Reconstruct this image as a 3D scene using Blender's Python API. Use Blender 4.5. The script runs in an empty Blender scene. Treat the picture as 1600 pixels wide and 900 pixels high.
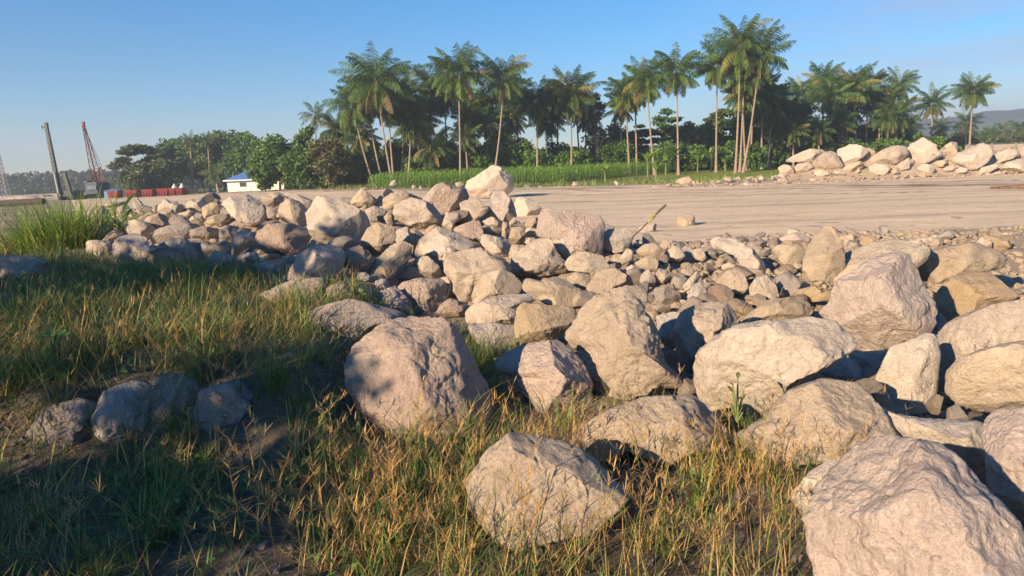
import bpy, bmesh, math, random
import numpy as np
from mathutils import Matrix, Vector

sc = bpy.context.scene
COL = sc.collection
R = math.radians

# ------------------------------------------------------------------ camera
CH, PITCH, ROLL, LENS = 2.0, R(8.95), R(2.3), 26.0
FPX = LENS / 36.0 * 1600.0
Fv = np.array([0, math.cos(PITCH), -math.sin(PITCH)])
R0 = np.array([1.0, 0, 0]); U0 = np.array([0, math.sin(PITCH), math.cos(PITCH)])
Rv = math.cos(ROLL) * R0 - math.sin(ROLL) * U0
Uv = math.sin(ROLL) * R0 + math.cos(ROLL) * U0
CAM = np.array([0.0, 0.0, CH])
cd = bpy.data.cameras.new('camera'); cam = bpy.data.objects.new('camera', cd); COL.objects.link(cam)
cam.matrix_world = Matrix(((Rv[0], Uv[0], -Fv[0], 0), (Rv[1], Uv[1], -Fv[1], 0), (Rv[2], Uv[2], -Fv[2], CH), (0, 0, 0, 1)))
cd.lens = LENS; cd.sensor_width = 36; cd.clip_start = 0.05; cd.clip_end = 9000
sc.camera = cam

# ------------------------------------------------------------------ light
SUN_EL, SUN_AZ = R(19.0), math.atan2(-0.68, -0.73)       # azimuth from +Y towards +X
SUN_DIR = np.array([math.sin(SUN_AZ) * math.cos(SUN_EL), math.cos(SUN_AZ) * math.cos(SUN_EL), math.sin(SUN_EL)])
world = bpy.data.worlds.new('World'); sc.world = world; world.use_nodes = True
wn = world.node_tree; wl = wn.links
bgn = wn.nodes['Background']; bgn.inputs['Strength'].default_value = 0.088
sky = wn.nodes.new('ShaderNodeTexSky'); sky.sky_type = 'NISHITA'; sky.sun_disc = False
sky.sun_elevation = SUN_EL; sky.sun_rotation = SUN_AZ % (2 * math.pi)
sky.air_density = 1.0; sky.dust_density = 0.0; sky.ozone_density = 4.5; sky.altitude = 0
# thin cloud streaks low on the right
tc = wn.nodes.new('ShaderNodeTexCoord')
mp = wn.nodes.new('ShaderNodeMapping'); mp.inputs['Scale'].default_value = (2.6, 2.6, 15.0); mp.inputs['Location'].default_value = (0.6, 0.3, 0.35)
wl.new(tc.outputs['Generated'], mp.inputs['Vector'])
nz = wn.nodes.new('ShaderNodeTexNoise'); nz.inputs['Scale'].default_value = 1.3; nz.inputs['Detail'].default_value = 6; nz.inputs['Roughness'].default_value = 0.5
wl.new(mp.outputs[0], nz.inputs['Vector'])
cr = wn.nodes.new('ShaderNodeMapRange'); cr.inputs[1].default_value = 0.34; cr.inputs[2].default_value = 0.60
wl.new(nz.outputs['Fac'], cr.inputs[0])
sp = wn.nodes.new('ShaderNodeSeparateXYZ'); wl.new(tc.outputs['Generated'], sp.inputs[0])
fx = wn.nodes.new('ShaderNodeMapRange'); fx.inputs[1].default_value = 0.18; fx.inputs[2].default_value = 0.42; wl.new(sp.outputs['X'], fx.inputs[0])
fz = wn.nodes.new('ShaderNodeMapRange'); fz.inputs[1].default_value = 0.24; fz.inputs[2].default_value = 0.13; wl.new(sp.outputs['Z'], fz.inputs[0])
m1 = wn.nodes.new('ShaderNodeMath'); m1.operation = 'MULTIPLY'; wl.new(fx.outputs[0], m1.inputs[0]); wl.new(fz.outputs[0], m1.inputs[1])
m2 = wn.nodes.new('ShaderNodeMath'); m2.operation = 'MULTIPLY'; wl.new(m1.outputs[0], m2.inputs[0]); wl.new(cr.outputs[0], m2.inputs[1])
m3 = wn.nodes.new('ShaderNodeMath'); m3.operation = 'MULTIPLY'; wl.new(m2.outputs[0], m3.inputs[0]); m3.inputs[1].default_value = 0.65
mx = wn.nodes.new('ShaderNodeMix'); mx.data_type = 'RGBA'
hsv = wn.nodes.new('ShaderNodeHueSaturation'); hsv.inputs['Saturation'].default_value = 1.28; wl.new(sky.outputs[0], hsv.inputs['Color'])
wl.new(m3.outputs[0], mx.inputs['Factor']); gz_ = wn.nodes.new('ShaderNodeMapRange'); gz_.inputs[1].default_value = 0.0; gz_.inputs[2].default_value = 0.30; gz_.inputs[3].default_value = 1.0; gz_.inputs[4].default_value = 0.0; wl.new(sp.outputs['Z'], gz_.inputs[0])
low = wn.nodes.new('ShaderNodeMix'); low.data_type = 'RGBA'; low.blend_type = 'MULTIPLY'; low.inputs['B'].default_value = (.84, .76, .78, 1)
wl.new(gz_.outputs[0], low.inputs['Factor']); wl.new(hsv.outputs[0], low.inputs['A']); wl.new(low.outputs['Result'], mx.inputs['A']); mx.inputs['B'].default_value = (3.3, 3.0, 3.8, 1)
wl.new(mx.outputs['Result'], bgn.inputs['Color'])
ld = bpy.data.lights.new('sun', 'SUN'); sun = bpy.data.objects.new('sun', ld); COL.objects.link(sun)
ld.energy = 5.0; ld.angle = R(0.55); ld.color = (1.0, 0.77, 0.52)
sun.rotation_euler = Vector(SUN_DIR).to_track_quat('Z', 'Y').to_euler()
sc.view_settings.view_transform = 'Standard'; sc.view_settings.look = 'None'
sc.view_settings.exposure = 1.0; sc.view_settings.gamma = 1.0
sc.view_settings.use_curve_mapping = False
sc.cycles.use_denoising = True
sc.cycles.max_bounces = 6; sc.cycles.transparent_max_bounces = 8; sc.cycles.volume_bounces = 0
sc.cycles.use_adaptive_sampling = True; sc.cycles.adaptive_threshold = 0.015

HAZE = 0.00065
# the bushes and trees to the left of and behind the photographer (x, y, height, width, label, seed, leaf density)
SHADE = [
 (-8.3, -1.8, 4.2, 3.0, 'leafy tree left of the photographer, outside the photo, the slim nearest one', 801, .42),
 (-10.5, -1.1, 4.4, 2.2, 'thin sparse tree left of the photographer, outside the photo', 805, .25),
 (-10.5, 3.0, 5.4, 4.0, 'leafy tree left of the photographer, outside the photo, third along', 802, .42),
 (-13.0, 5.3, 5.2, 3.4, 'leafy tree left of the photographer, outside the photo, fourth along', 803, .4),
 (-14.7, 6.8, 4.0, 2.0, 'leafy tree left of the photographer, outside the photo, farthest one', 804, .5),
]

# ------------------------------------------------------------------ numeric helpers
def smooth(a):
    a = np.clip(a, 0, 1); return a * a * (3 - 2 * a)
def _hash(ix, iy, iz, seed):
    h = (ix.astype(np.int64) * 374761393 + iy.astype(np.int64) * 668265263 + iz.astype(np.int64) * 2147483647 + seed * 974634777) & 0xffffffff
    h = ((h ^ (h >> 13)) * 1274126177) & 0xffffffff
    h = ((h ^ (h >> 16)) * 2246822519) & 0xffffffff
    return ((h ^ (h >> 15)) & 0xffffff) / float(0xffffff)
def vnoise(P, seed=0):
    P = np.asarray(P, float); i = np.floor(P).astype(np.int64); f = P - i; f = f * f * f * (f * (f * 6 - 15) + 10)
    x, y, z = i[..., 0], i[..., 1], i[..., 2]; fx, fy, fz = f[..., 0], f[..., 1], f[..., 2]
    def L(a, b, t): return a + (b - a) * t
    r = L(L(L(_hash(x, y, z, seed), _hash(x + 1, y, z, seed), fx), L(_hash(x, y + 1, z, seed), _hash(x + 1, y + 1, z, seed), fx), fy),
          L(L(_hash(x, y, z + 1, seed), _hash(x + 1, y, z + 1, seed), fx), L(_hash(x, y + 1, z + 1, seed), _hash(x + 1, y + 1, z + 1, seed), fx), fy), fz)
    return r * 2 - 1
def fbm(P, octv=4, seed=0, gain=0.5):
    P = np.asarray(P, float); s = 0; a = 1.0; t = 0
    for k in range(octv):
        s = s + a * vnoise(P * (2.03 ** k) + 17.3 * k, seed + k); t += a; a *= gain
    return s / t * 1.6
def P3(x, y, z=0.0):
    x = np.asarray(x, float); y = np.asarray(y, float)
    return np.stack([x, y, np.zeros_like(x) + z], -1)

# px -> ray, world -> px
def ray(px, py):
    d = Fv + (px - 800) / FPX * Rv + (450 - py) / FPX * Uv
    return d / np.linalg.norm(d)
def proj(P):
    v = np.asarray(P, float) - CAM
    dz = v @ Fv
    return 800 + FPX * (v @ Rv) / dz, 450 - FPX * (v @ Uv) / dz, dz
def at(px, py, D):          # point on the pixel's ray at forward distance Y = D
    d = ray(px, py); return CAM + d * (D / d[1])

# ------------------------------------------------------------------ terrain
CREST = [(-17, 30, .5), (-12.5, 24, 1.2), (-5.6, 18, 1.35), (-1.2, 14, 1.5), (0.0, 12.6, 1.3), (1.0, 11.6, .95), (1.7, 11, .6), (2.8, 10.4, .25), (4.2, 9.8, .05)]
def seg_ridge(x, y):
    best = np.full(np.shape(x), 1e9); hh = np.zeros(np.shape(x)); side = np.ones(np.shape(x))
    for (ax, ay, ah), (bx, by, bh) in zip(CREST[:-1], CREST[1:]):
        dx, dy = bx - ax, by - ay; L2 = dx * dx + dy * dy
        t = np.clip(((x - ax) * dx + (y - ay) * dy) / L2, 0, 1)
        qx, qy = ax + t * dx, ay + t * dy
        d = np.hypot(x - qx, y - qy); s = np.sign(dx * (y - qy) - dy * (x - qx))
        m = d < best
        best = np.where(m, d, best); hh = np.where(m, ah + (bh - ah) * t, hh); side = np.where(m, s, side)
    return best, hh, side
def ridge(x, y):
    d, h, s = seg_ridge(x, y)
    w = np.where(s > 0, 2.6, 4.6)     # behind the crest, in front of it
    return h * smooth(1 - d / w)
def hgt(x, y):
    x = np.asarray(x, float); y = np.asarray(y, float)
    rd = ridge(x, y)
    bank = 0.55 * smooth((y - 4.7 - 0.25 * np.sin(x * 1.7)) / 0.9) * smooth((-1.25 - x) / 0.7) * smooth((15.5 - y + 0.2 * (x + 8)) / 5)
    mound = 0.7 * np.exp(-(((x + 11.5) / 4.5) ** 2 + ((y - 15.5) / 4.5) ** 2))
    near = 0.12 * smooth((x - .8) / 1.5) * smooth((y - 3) / 1.5) * smooth((20 - y) / 5)
    rub = 0.35 * np.exp(-(((x - 3.4) / 2.2) ** 2 + ((y - 11.5) / 3.2) ** 2)) + 0.22 * smooth((x - 3) / 2) * np.exp(-(((y - 15.5) / 3) ** 2))
    nf = smooth((34 - y) / 14) * smooth((y + 6) / 4)
    nz_ = nf * (0.05 * fbm(P3(x * .9, y * .9), 4, 3) + 0.10 * rd * fbm(P3(x * 1.6, y * 1.6), 3, 8) + .030 * smooth((10 - y) / 3) * fbm(P3(x * 4.2, y * 4.2), 3, 66))
    road = smooth((y - 30) / 12) * smooth((230 - y) / 60) * 0.05 * fbm(P3(x * .12, y * .3), 3, 21)
    field = 0.9 * smooth((y - 88) / 50) * smooth((x + 75) / 60) - 0.15 * np.exp(-((y - 96 + .1 * x) / 5) ** 2)
    return np.maximum(rd, 0) + np.maximum(bank - rd * .3, 0) + mound + near + rub + nz_ + road + field
def dip(x, y):                 # the gaps between the piled boulders reach deeper
    return 0.30 * smooth((x - 0.9) / 0.6) * smooth((y - 4.2) / .8) * smooth((9.2 - y) / 1.5) + 0.10 * smooth(ridge(x, y) / .4)
def ground_z(x, y): return hgt(x, y) - dip(x, y)

# ------------------------------------------------------------------ object helpers
def tag(o, label=None, cat=None, group=None, kind=None):
    if label: o['label'] = label
    if cat: o['category'] = cat
    if group: o['group'] = group
    if kind: o['kind'] = kind
    return o
def np_mesh(name, V, F, mat=None, col=None, smooth_=True, mi=None):
    V = np.asarray(V, np.float32).reshape(-1, 3); F = np.asarray(F, np.int32)
    me = bpy.data.meshes.new(name); n = F.shape[1]
    me.vertices.add(len(V)); me.vertices.foreach_set('co', V.ravel())
    me.loops.add(F.size); me.loops.foreach_set('vertex_index', F.ravel())
    me.polygons.add(len(F)); me.polygons.foreach_set('loop_start', np.arange(0, F.size, n, dtype=np.int32))
    me.update(calc_edges=True)
    me.polygons.foreach_set('use_smooth', np.full(len(F), smooth_))
    if col is not None:
        c = np.ones((len(V), 4), np.float32); c[:, :3] = np.asarray(col).reshape(-1, 3)
        a = me.color_attributes.new('Col', 'FLOAT_COLOR', 'POINT'); a.data.foreach_set('color', c.ravel())
    for m in (mat if isinstance(mat, (list, tuple)) else [mat]):
        if m: me.materials.append(m)
    if mi is not None: me.polygons.foreach_set('material_index', np.asarray(mi, np.int32))
    return me
def link(name, me, parent=None, loc=None):
    o = bpy.data.objects.new(name, me); COL.objects.link(o)
    if parent is not None: o.parent = parent
    if loc is not None: o.location = loc
    return o
def empty(name, loc, rz=0):
    o = bpy.data.objects.new(name, None); COL.objects.link(o); o.location = loc; o.rotation_euler = (0, 0, rz); o.empty_display_size = .3
    return o
class MB:                       # small mesh builder for machines and buildings
    def __init__(s): s.bm = bmesh.new()
    def box(s, c, d, rot=None, bev=0):
        M = Matrix.Translation(c) @ (rot.to_4x4() if rot is not None else Matrix.Identity(4)) @ Matrix.Diagonal((d[0], d[1], d[2], 1))
        r = bmesh.ops.create_cube(s.bm, size=1, matrix=M)
        if bev:
            es = list({e for v in r['verts'] for e in v.link_edges}); bmesh.ops.bevel(s.bm, geom=es, offset=bev, segments=2, affect='EDGES', profile=.6)
        return s
    def bar(s, a, b, w, w2=None, seg=4):
        a, b = Vector(a), Vector(b); d = b - a; L = d.length
        q = d.to_track_quat('Z', 'Y').to_matrix().to_4x4()
        bmesh.ops.create_cone(s.bm, cap_ends=True, segments=seg, radius1=w / (1.414 if seg == 4 else 2) , radius2=(w2 if w2 is not None else w) / (1.414 if seg == 4 else 2), depth=L, matrix=Matrix.Translation((a + b) / 2) @ q @ Matrix.Rotation(math.pi / 4, 4, 'Z'))
        return s
    def poly(s, vs, fs):
        bv = [s.bm.verts.new(v) for v in vs]
        for f in fs: s.bm.faces.new([bv[i] for i in f])
        return s
    def build(s, name, mat, parent=None, shade=False):
        bmesh.ops.recalc_face_normals(s.bm, faces=s.bm.faces)
        me = bpy.data.meshes.new(name); s.bm.to_mesh(me); s.bm.free(); me.materials.append(mat)
        for p in me.polygons: p.use_smooth = shade
        return link(name, me, parent)

# ------------------------------------------------------------------ materials
def new_mat(name):
    m = bpy.data.materials.new(name); m.use_nodes = True; nt = m.node_tree
    return m, nt, nt.nodes['Principled BSDF'], nt.nodes['Material Output']
def N(nt, t, **kw):
    n = nt.nodes.new(t)
    for k, v in kw.items():
        if isinstance(k, str) and k in n.inputs: n.inputs[k].default_value = v
        else: setattr(n, k, v)
    return n
def mixc(nt, f, a, b, blend='MIX'):
    m = nt.nodes.new('ShaderNodeMix'); m.data_type = 'RGBA'; m.blend_type = blend
    for sock, v in (('Factor', f), ('A', a), ('B', b)):
        if isinstance(v, bpy.types.NodeSocket): nt.links.new(v, m.inputs[sock])
        else: m.inputs[sock].default_value = v if sock == 'Factor' else (*v, 1)
    return m.outputs['Result']
def noise(nt, vec, scale, detail=5, rough=.55):
    n = N(nt, 'ShaderNodeTexNoise'); n.inputs['Scale'].default_value = scale; n.inputs['Detail'].default_value = detail; n.inputs['Roughness'].default_value = rough
    nt.links.new(vec, n.inputs['Vector']); return n.outputs['Fac']
def rng(nt, v, a, b, c=0.0, d=1.0):
    n = N(nt, 'ShaderNodeMapRange'); n.inputs[1].default_value = a; n.inputs[2].default_value = b; n.inputs[3].default_value = c; n.inputs[4].default_value = d
    nt.links.new(v, n.inputs[0]); return n.outputs[0]
def bump(nt, h, dist, strength=1.0, prev=None):
    b = N(nt, 'ShaderNodeBump'); b.inputs['Distance'].default_value = dist; b.inputs['Strength'].default_value = strength
    nt.links.new(h, b.inputs['Height'])
    if prev is not None: nt.links.new(prev, b.inputs['Normal'])
    return b.outputs['Normal']
def rock_mat(name, c1, c2, stain, pit=0.5, vein=0.3):
    m, nt, bs, out = new_mat(name)
    tc = N(nt, 'ShaderNodeTexCoord'); oi = N(nt, 'ShaderNodeObjectInfo')
    va = N(nt, 'ShaderNodeVectorMath', operation='ADD'); nt.links.new(tc.outputs['Object'], va.inputs[0])
    vs = N(nt, 'ShaderNodeVectorMath', operation='SCALE'); vs.inputs[3].default_value = 37.0
    cx = N(nt, 'ShaderNodeCombineXYZ'); nt.links.new(oi.outputs['Random'], cx.inputs[0]); nt.links.new(oi.outputs['Random'], cx.inputs[1])
    nt.links.new(cx.outputs[0], vs.inputs[0]); nt.links.new(vs.outputs[0], va.inputs[1]); v = va.outputs[0]
    big = noise(nt, v, 2.2, 5, .6); mid = noise(nt, v, 9, 6, .65); fine = noise(nt, v, 55, 4, .7)
    c = mixc(nt, rng(nt, big, .35, .65), c1, c2)
    st = noise(nt, v, 1.3, 7, .7)
    c = mixc(nt, rng(nt, st, .52, .72, 0, .65), c, stain)
    c = mixc(nt, rng(nt, mid, .25, .7, .38, 0), c, (0.16, 0.13, 0.12))
    c = mixc(nt, rng(nt, fine, .3, .75, .45, 0), c, (0.12, 0.10, 0.09))
    c = mixc(nt, rng(nt, fine, .62, .8, 0, .35), c, (0.62, 0.56, 0.48))
    wn_ = N(nt, 'ShaderNodeTexNoise'); wn_.inputs['Scale'].default_value = 2.0; nt.links.new(v, wn_.inputs['Vector'])
    wm = N(nt, 'ShaderNodeVectorMath', operation='SCALE'); wm.inputs[3].default_value = .55; nt.links.new(wn_.outputs['Color'], wm.inputs[0])
    wa = N(nt, 'ShaderNodeVectorMath', operation='ADD'); nt.links.new(v, wa.inputs[0]); nt.links.new(wm.outputs[0], wa.inputs[1])
    ck = N(nt, 'ShaderNodeTexVoronoi', feature='DISTANCE_TO_EDGE'); ck.inputs['Scale'].default_value = 2.1; nt.links.new(wa.outputs[0], ck.inputs['Vector'])
    ckm = N(nt, 'ShaderNodeMath', operation='MULTIPLY'); nt.links.new(rng(nt, ck.outputs['Distance'], 0, .011, 1, 0), ckm.inputs[0]); nt.links.new(rng(nt, big, .50, .66, 0, .45), ckm.inputs[1])
    c = mixc(nt, ckm.outputs[0], c, (.10, .075, .055))
    dst = noise(nt, v, 3.6, 8, .75); c = mixc(nt, rng(nt, dst, .55, .75, 0, .5), c, (.66, .56, .44))
    hs = N(nt, 'ShaderNodeHueSaturation'); nt.links.new(c, hs.inputs['Color'])
    nt.links.new(rng(nt, oi.outputs['Random'], 0, 1, .84, 1.12), hs.inputs['Value'])
    nt.links.new(rng(nt, oi.outputs['Random'], 0, 1, 1.15, .8), hs.inputs['Saturation'])
    nt.links.new(hs.outputs[0], bs.inputs['Base Color']); bs.inputs['Roughness'].default_value = .93; bs.inputs['Specular IOR Level'].default_value = .25
    vo = N(nt, 'ShaderNodeTexVoronoi', feature='F1'); vo.inputs['Scale'].default_value = 26; nt.links.new(v, vo.inputs['Vector'])
    wv = N(nt, 'ShaderNodeMapping'); wv.inputs['Scale'].default_value = (1.2, 1.2, 6); wv.inputs['Rotation'].default_value = (.4, .7, 0); nt.links.new(v, wv.inputs['Vector'])
    strat = noise(nt, wv.outputs[0], 3.5, 6, .6)
    n1 = bump(nt, mid, .02, .9); n2 = bump(nt, rng(nt, vo.outputs['Distance'], 0, .55), .012, pit, n1)
    n3 = bump(nt, strat, .004, vein, n2); n3 = bump(nt, noise(nt, v, 130, 3, .8), .005, 1.0, n3)
    inv = N(nt, 'ShaderNodeMath', operation='SUBTRACT'); inv.inputs[0].default_value = 1; nt.links.new(ckm.outputs[0], inv.inputs[1]); n3 = bump(nt, inv.outputs[0], .012, .7, n3)
    n4 = bump(nt, fine, .013, 1.0, n3)
    nt.links.new(n4, bs.inputs['Normal'])
    return m
M = {}
M['tan'] = rock_mat('tan_stone', (.60, .50, .385), (.52, .425, .325), (.42, .31, .22))
M['pale'] = rock_mat('pale_stone', (.60, .50, .38), (.53, .43, .32), (.45, .34, .23), .4)
M['pink'] = rock_mat('pink_stone', (.555, .44, .355), (.48, .365, .30), (.39, .28, .21), .7)
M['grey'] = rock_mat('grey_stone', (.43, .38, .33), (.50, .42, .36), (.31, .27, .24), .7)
M['ochre'] = rock_mat('ochre_stone', (.56, .43, .26), (.48, .39, .30), (.40, .27, .12), .4, .5)
M['mud'] = rock_mat('muddy_stone', (.34, .29, .26), (.26, .22, .195), (.16, .13, .11), .9, .6)
def col_mat(name, rough=.7, trans=0.25, gain=1.0):
    m, nt, bs, out = new_mat(name)
    a = N(nt, 'ShaderNodeAttribute', attribute_name='Col')
    nt.links.new(a.outputs['Color'], bs.inputs['Base Color']); bs.inputs['Roughness'].default_value = rough; bs.inputs['Specular IOR Level'].default_value = .3
    if trans:
        t = N(nt, 'ShaderNodeBsdfTranslucent'); nt.links.new(a.outputs['Color'], t.inputs['Color'])
        mx = N(nt, 'ShaderNodeMixShader'); mx.inputs[0].default_value = trans
        nt.links.new(bs.outputs[0], mx.inputs[1]); nt.links.new(t.outputs[0], mx.inputs[2]); nt.links.new(mx.outputs[0], out.inputs['Surface'])
    return m
M['leaf'] = col_mat('leaf_green', .6, .25); M['blade'] = col_mat('grass_blade', .6, .3)
def plain(name, c, rough=.7, metal=0, var=.25, scale=6, bmp=.0):
    m, nt, bs, out = new_mat(name)
    tc = N(nt, 'ShaderNodeTexCoord'); f = noise(nt, tc.outputs['Object'], scale, 6, .6)
    cc = mixc(nt, rng(nt, f, .35, .7), c, tuple(x * (1 - var) for x in c)); nt.links.new(cc, bs.inputs['Base Color'])
    bs.inputs['Roughness'].default_value = rough; bs.inputs['Metallic'].default_value = metal
    if bmp: nt.links.new(bump(nt, f, bmp), bs.inputs['Normal'])
    return m
def bark_mat():
    m, nt, bs, out = new_mat('palm_bark'); tc = N(nt, 'ShaderNodeTexCoord')
    mp = N(nt, 'ShaderNodeMapping'); mp.inputs['Scale'].default_value = (1, 1, 7); nt.links.new(tc.outputs['Object'], mp.inputs[0])
    f = noise(nt, mp.outputs[0], 1.5, 5, .7)
    nt.links.new(mixc(nt, rng(nt, f, .35, .65), (.38, .29, .21), (.20, .15, .11)), bs.inputs['Base Color']); bs.inputs['Roughness'].default_value = .9
    nt.links.new(bump(nt, f, .05), bs.inputs['Normal']); return m
M['bark'] = bark_mat(); M['bark_dark'] = plain('dark_bark', (.13, .10, .075), .9, 0, .4, 3, .03)

# ------------------------------------------------------------------ ground sheet
def ground_mat():
    m, nt, bs, out = new_mat('ground')
    g = N(nt, 'ShaderNodeNewGeometry'); a = N(nt, 'ShaderNodeAttribute', attribute_name='Col')
    s = N(nt, 'ShaderNodeSeparateColor'); nt.links.new(a.outputs['Color'], s.inputs[0])
    v = g.outputs['Position']; big = noise(nt, v, .35, 6, .6); mid = noise(nt, v, 3.0, 8, .7); fine = noise(nt, v, 22, 6, .75)
    dirt = mixc(nt, rng(nt, big, .35, .65), (.52, .41, .30), (.44, .34, .245)); dirt = mixc(nt, rng(nt, fine, .3, .7, .5, 0), dirt, (.17, .13, .10))
    soil = mixc(nt, rng(nt, mid, .3, .7), (.11, .088, .068), (.19, .155, .125)); soil = mixc(nt, rng(nt, fine, .55, .75, 0, .5), soil, (.22, .19, .16))
    grn = mixc(nt, rng(nt, mid, .35, .65), (.10, .16, .03), (.20, .22, .05)); grn = mixc(nt, rng(nt, fine, .4, .65), grn, (.05, .09, .02))
    c = mixc(nt, s.outputs[0], dirt, soil); c = mixc(nt, s.outputs[1], c, grn)
    ri = mixc(nt, rng(nt, noise(nt, v, .6, 6, .7), .35, .6), (.30, .30, .05), (.16, .24, .04)); c = mixc(nt, s.outputs[2], c, ri)
    nt.links.new(c, bs.inputs['Base Color']); bs.inputs['Roughness'].default_value = .96; bs.inputs['Specular IOR Level'].default_value = .15
    n1 = bump(nt, mid, .12, .8); nt.links.new(bump(nt, fine, .025, 1.0, n1), bs.inputs['Normal']); return m
def axis(segs):
    out = []
    for a, b, st in segs: out.append(np.arange(a, b, st))
    return np.concatenate(out + [[segs[-1][1]]])
gx = axis([(-6000, -600, 600), (-600, -120, 40), (-120, -30, 5), (-30, -16, .7), (-16, 14, .09), (14, 30, .7), (30, 120, 5), (120, 600, 40), (600, 6000, 600)])
gy = axis([(-400, -40, 60), (-40, -8, 4), (-8, 1.5, .6), (1.5, 24, .09), (24, 40, .5), (40, 130, 2.5), (130, 300, 12), (300, 1200, 100), (1200, 8000, 800)])
X, Y = np.meshgrid(gx, gy); Z = ground_z(X, Y)
nxg = len(gx); ii = np.arange(len(gy) - 1)[:, None] * nxg + np.arange(nxg - 1)[None, :]; ii = ii.ravel()
F = np.stack([ii, ii + 1, ii + nxg + 1, ii + nxg], 1)
def road_far(x): return 72 + np.clip((28 - x), 0, 120) * 0.72 + 1.2 * np.sin(x * .31) + 1.0 * np.sin(x * .83 + 2)
def road_near(x): return np.maximum(-1.72 * np.asarray(x, float) - 1.0, 18.3 - .10 * x + np.clip((-1.0 - x), 0, 20) * .95 + .5 * np.sin(x * .9) + .3 * np.sin(x * 2.3))
rdg = ridge(X, Y); wob = fbm(P3(X * .8, Y * .8), 4, 5) * .6
soilm = smooth((0.6 - X + wob + smooth((5 - Y) / 2) * 3.0) / 1.0) * (1 - smooth(rdg / .35)) * smooth((26 - Y) / 3)
soilm = np.maximum(soilm, .75 * smooth((9.0 - Y + wob) / 1.5) * (1 - smooth(rdg / .3)))
grnm = smooth((Y - road_far(X) - 4) / 3) + .8 * smooth((-7.0 - X) / 3) * smooth((Y - 15) / 3) * smooth((26 - Y) / 4) 
grnm = np.maximum(grnm, .75 * smooth((-10 - X) / 3) * smooth((Y - 17) / 4) * (Y < road_near(X) + 1) * smooth(.5 + fbm(P3(X * .25, Y * .25), 3, 14))); grnm = np.clip(grnm, 0, 1)
ricem = smooth((X - 18) / 6) * smooth((56 - X) / 8) * smooth((Y - 82) / 4) * smooth((150 - Y) / 10)
colg = np.stack([soilm, grnm * (1 - ricem), ricem], -1)
M['ground'] = ground_mat()
g = link('ground', np_mesh('ground', np.stack([X, Y, Z], -1), F, M['ground'], colg)); g['kind'] = 'structure'

def road_mat():
    m, nt, bs, out = new_mat('road'); g = N(nt, 'ShaderNodeNewGeometry')
    mp = N(nt, 'ShaderNodeMapping'); mp.inputs['Scale'].default_value = (.05, .55, 1); mp.inputs['Rotation'].default_value = (0, 0, R(6)); nt.links.new(g.outputs['Position'], mp.inputs[0])
    v = g.outputs['Position']; tr = noise(nt, mp.outputs[0], 1.0, 6, .65); big = noise(nt, v, .25, 5, .6); mid = noise(nt, v, 2.0, 8, .75); fine = noise(nt, v, 14, 6, .8)
    c = mixc(nt, rng(nt, big, .35, .65), (.82, .635, .42), (.76, .585, .385))
    c = mixc(nt, rng(nt, tr, .50, .70, 0, .6), c, (.27, .19, .13)); c = mixc(nt, rng(nt, tr, .28, .40, .35, 0), c, (.78, .63, .46))
    a = N(nt, 'ShaderNodeAttribute', attribute_name='Col'); s = N(nt, 'ShaderNodeSeparateColor'); nt.links.new(a.outputs['Color'], s.inputs[0])
    mm = N(nt, 'ShaderNodeMath', operation='MULTIPLY', use_clamp=True); nt.links.new(s.outputs[0], mm.inputs[0]); nt.links.new(rng(nt, mid, .35, .6, .5, 1.2), mm.inputs[1])
    c = mixc(nt, mm.outputs[0], c, (.17, .11, .065))
    mq = N(nt, 'ShaderNodeMapping'); mq.inputs['Scale'].default_value = (.35, 1.3, 1); mq.inputs['Rotation'].default_value = (0, 0, R(8)); nt.links.new(v, mq.inputs[0]); spk = noise(nt, mq.outputs[0], 3.2, 9, .8)
    c = mixc(nt, rng(nt, mid, .3, .6, .15, 0), c, (.36, .26, .17)); c = mixc(nt, rng(nt, spk, .32, .50, .38, 0), c, (.34, .24, .155)); c = mixc(nt, rng(nt, spk, .56, .7, 0, .5), c, (.85, .70, .50)); c = mixc(nt, rng(nt, fine, .35, .6, .15, 0), c, (.25, .19, .14))
    nt.links.new(c, bs.inputs['Base Color']); bs.inputs['Roughness'].default_value = .95; bs.inputs['Specular IOR Level'].default_value = .15
    n1 = bump(nt, tr, .05, .8); n2 = bump(nt, mid, .035, .9, n1); n2 = bump(nt, spk, .05, .8, n2); nt.links.new(bump(nt, fine, .012, 1, n2), bs.inputs['Normal']); return m
rx = axis([(-260, -60, 6), (-60, 60, .8), (60, 260, 6)]); rv = np.linspace(0, 1, 220) ** 1.5
RX, RVv = np.meshgrid(rx, rv); RY = road_near(RX) + (road_far(RX) - road_near(RX)) * RVv
def rut(x, y): # raised churned ridges left by the trucks
    s = 0
    for y0, w, a, sd in ((60, 1.0, .10, 1), (50, .7, .07, 2), (66, .8, .10, 3), (38, .5, .04, 4), (30, .4, .03, 5)):
        yy = y - y0 - .3 * np.clip(10 - x, 0, 80) * (y0 / 70) - .8 * vnoise(P3(x * .08, x * 0 + sd), sd)
        s = s + a * np.exp(-(yy / w) ** 2) * (0.5 + .5 * vnoise(P3(x * .5, y * .5), sd + 9))
    return s
RZ = hgt(RX, RY) + .02 + rut(RX, RY) + .02 * fbm(P3(RX * .7, RY * 1.5), 3, 77)
edge = np.minimum(smooth(RVv / .03), smooth((1 - RVv) / .03)); RZ = RZ - (1 - edge) * .12
tr_ = np.zeros_like(RX)
for y0, w, sl in ((50, 1.5, 1.25), (55.5, .8, 1.2), (45.5, .6, 1.0), (41, .3, .8), (60, .5, .9), (37, .25, .6)):
    yy = RY - y0 - sl * np.clip(27 - RX, -30, 80) - 1.0 * vnoise(P3(RX * .06, RX * 0 + y0), 3)
    tr_ = np.maximum(tr_, np.exp(-(yy / w) ** 2) * (.75 + .5 * vnoise(P3(RX * .15, RX * 0 + y0), 8)))
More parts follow.
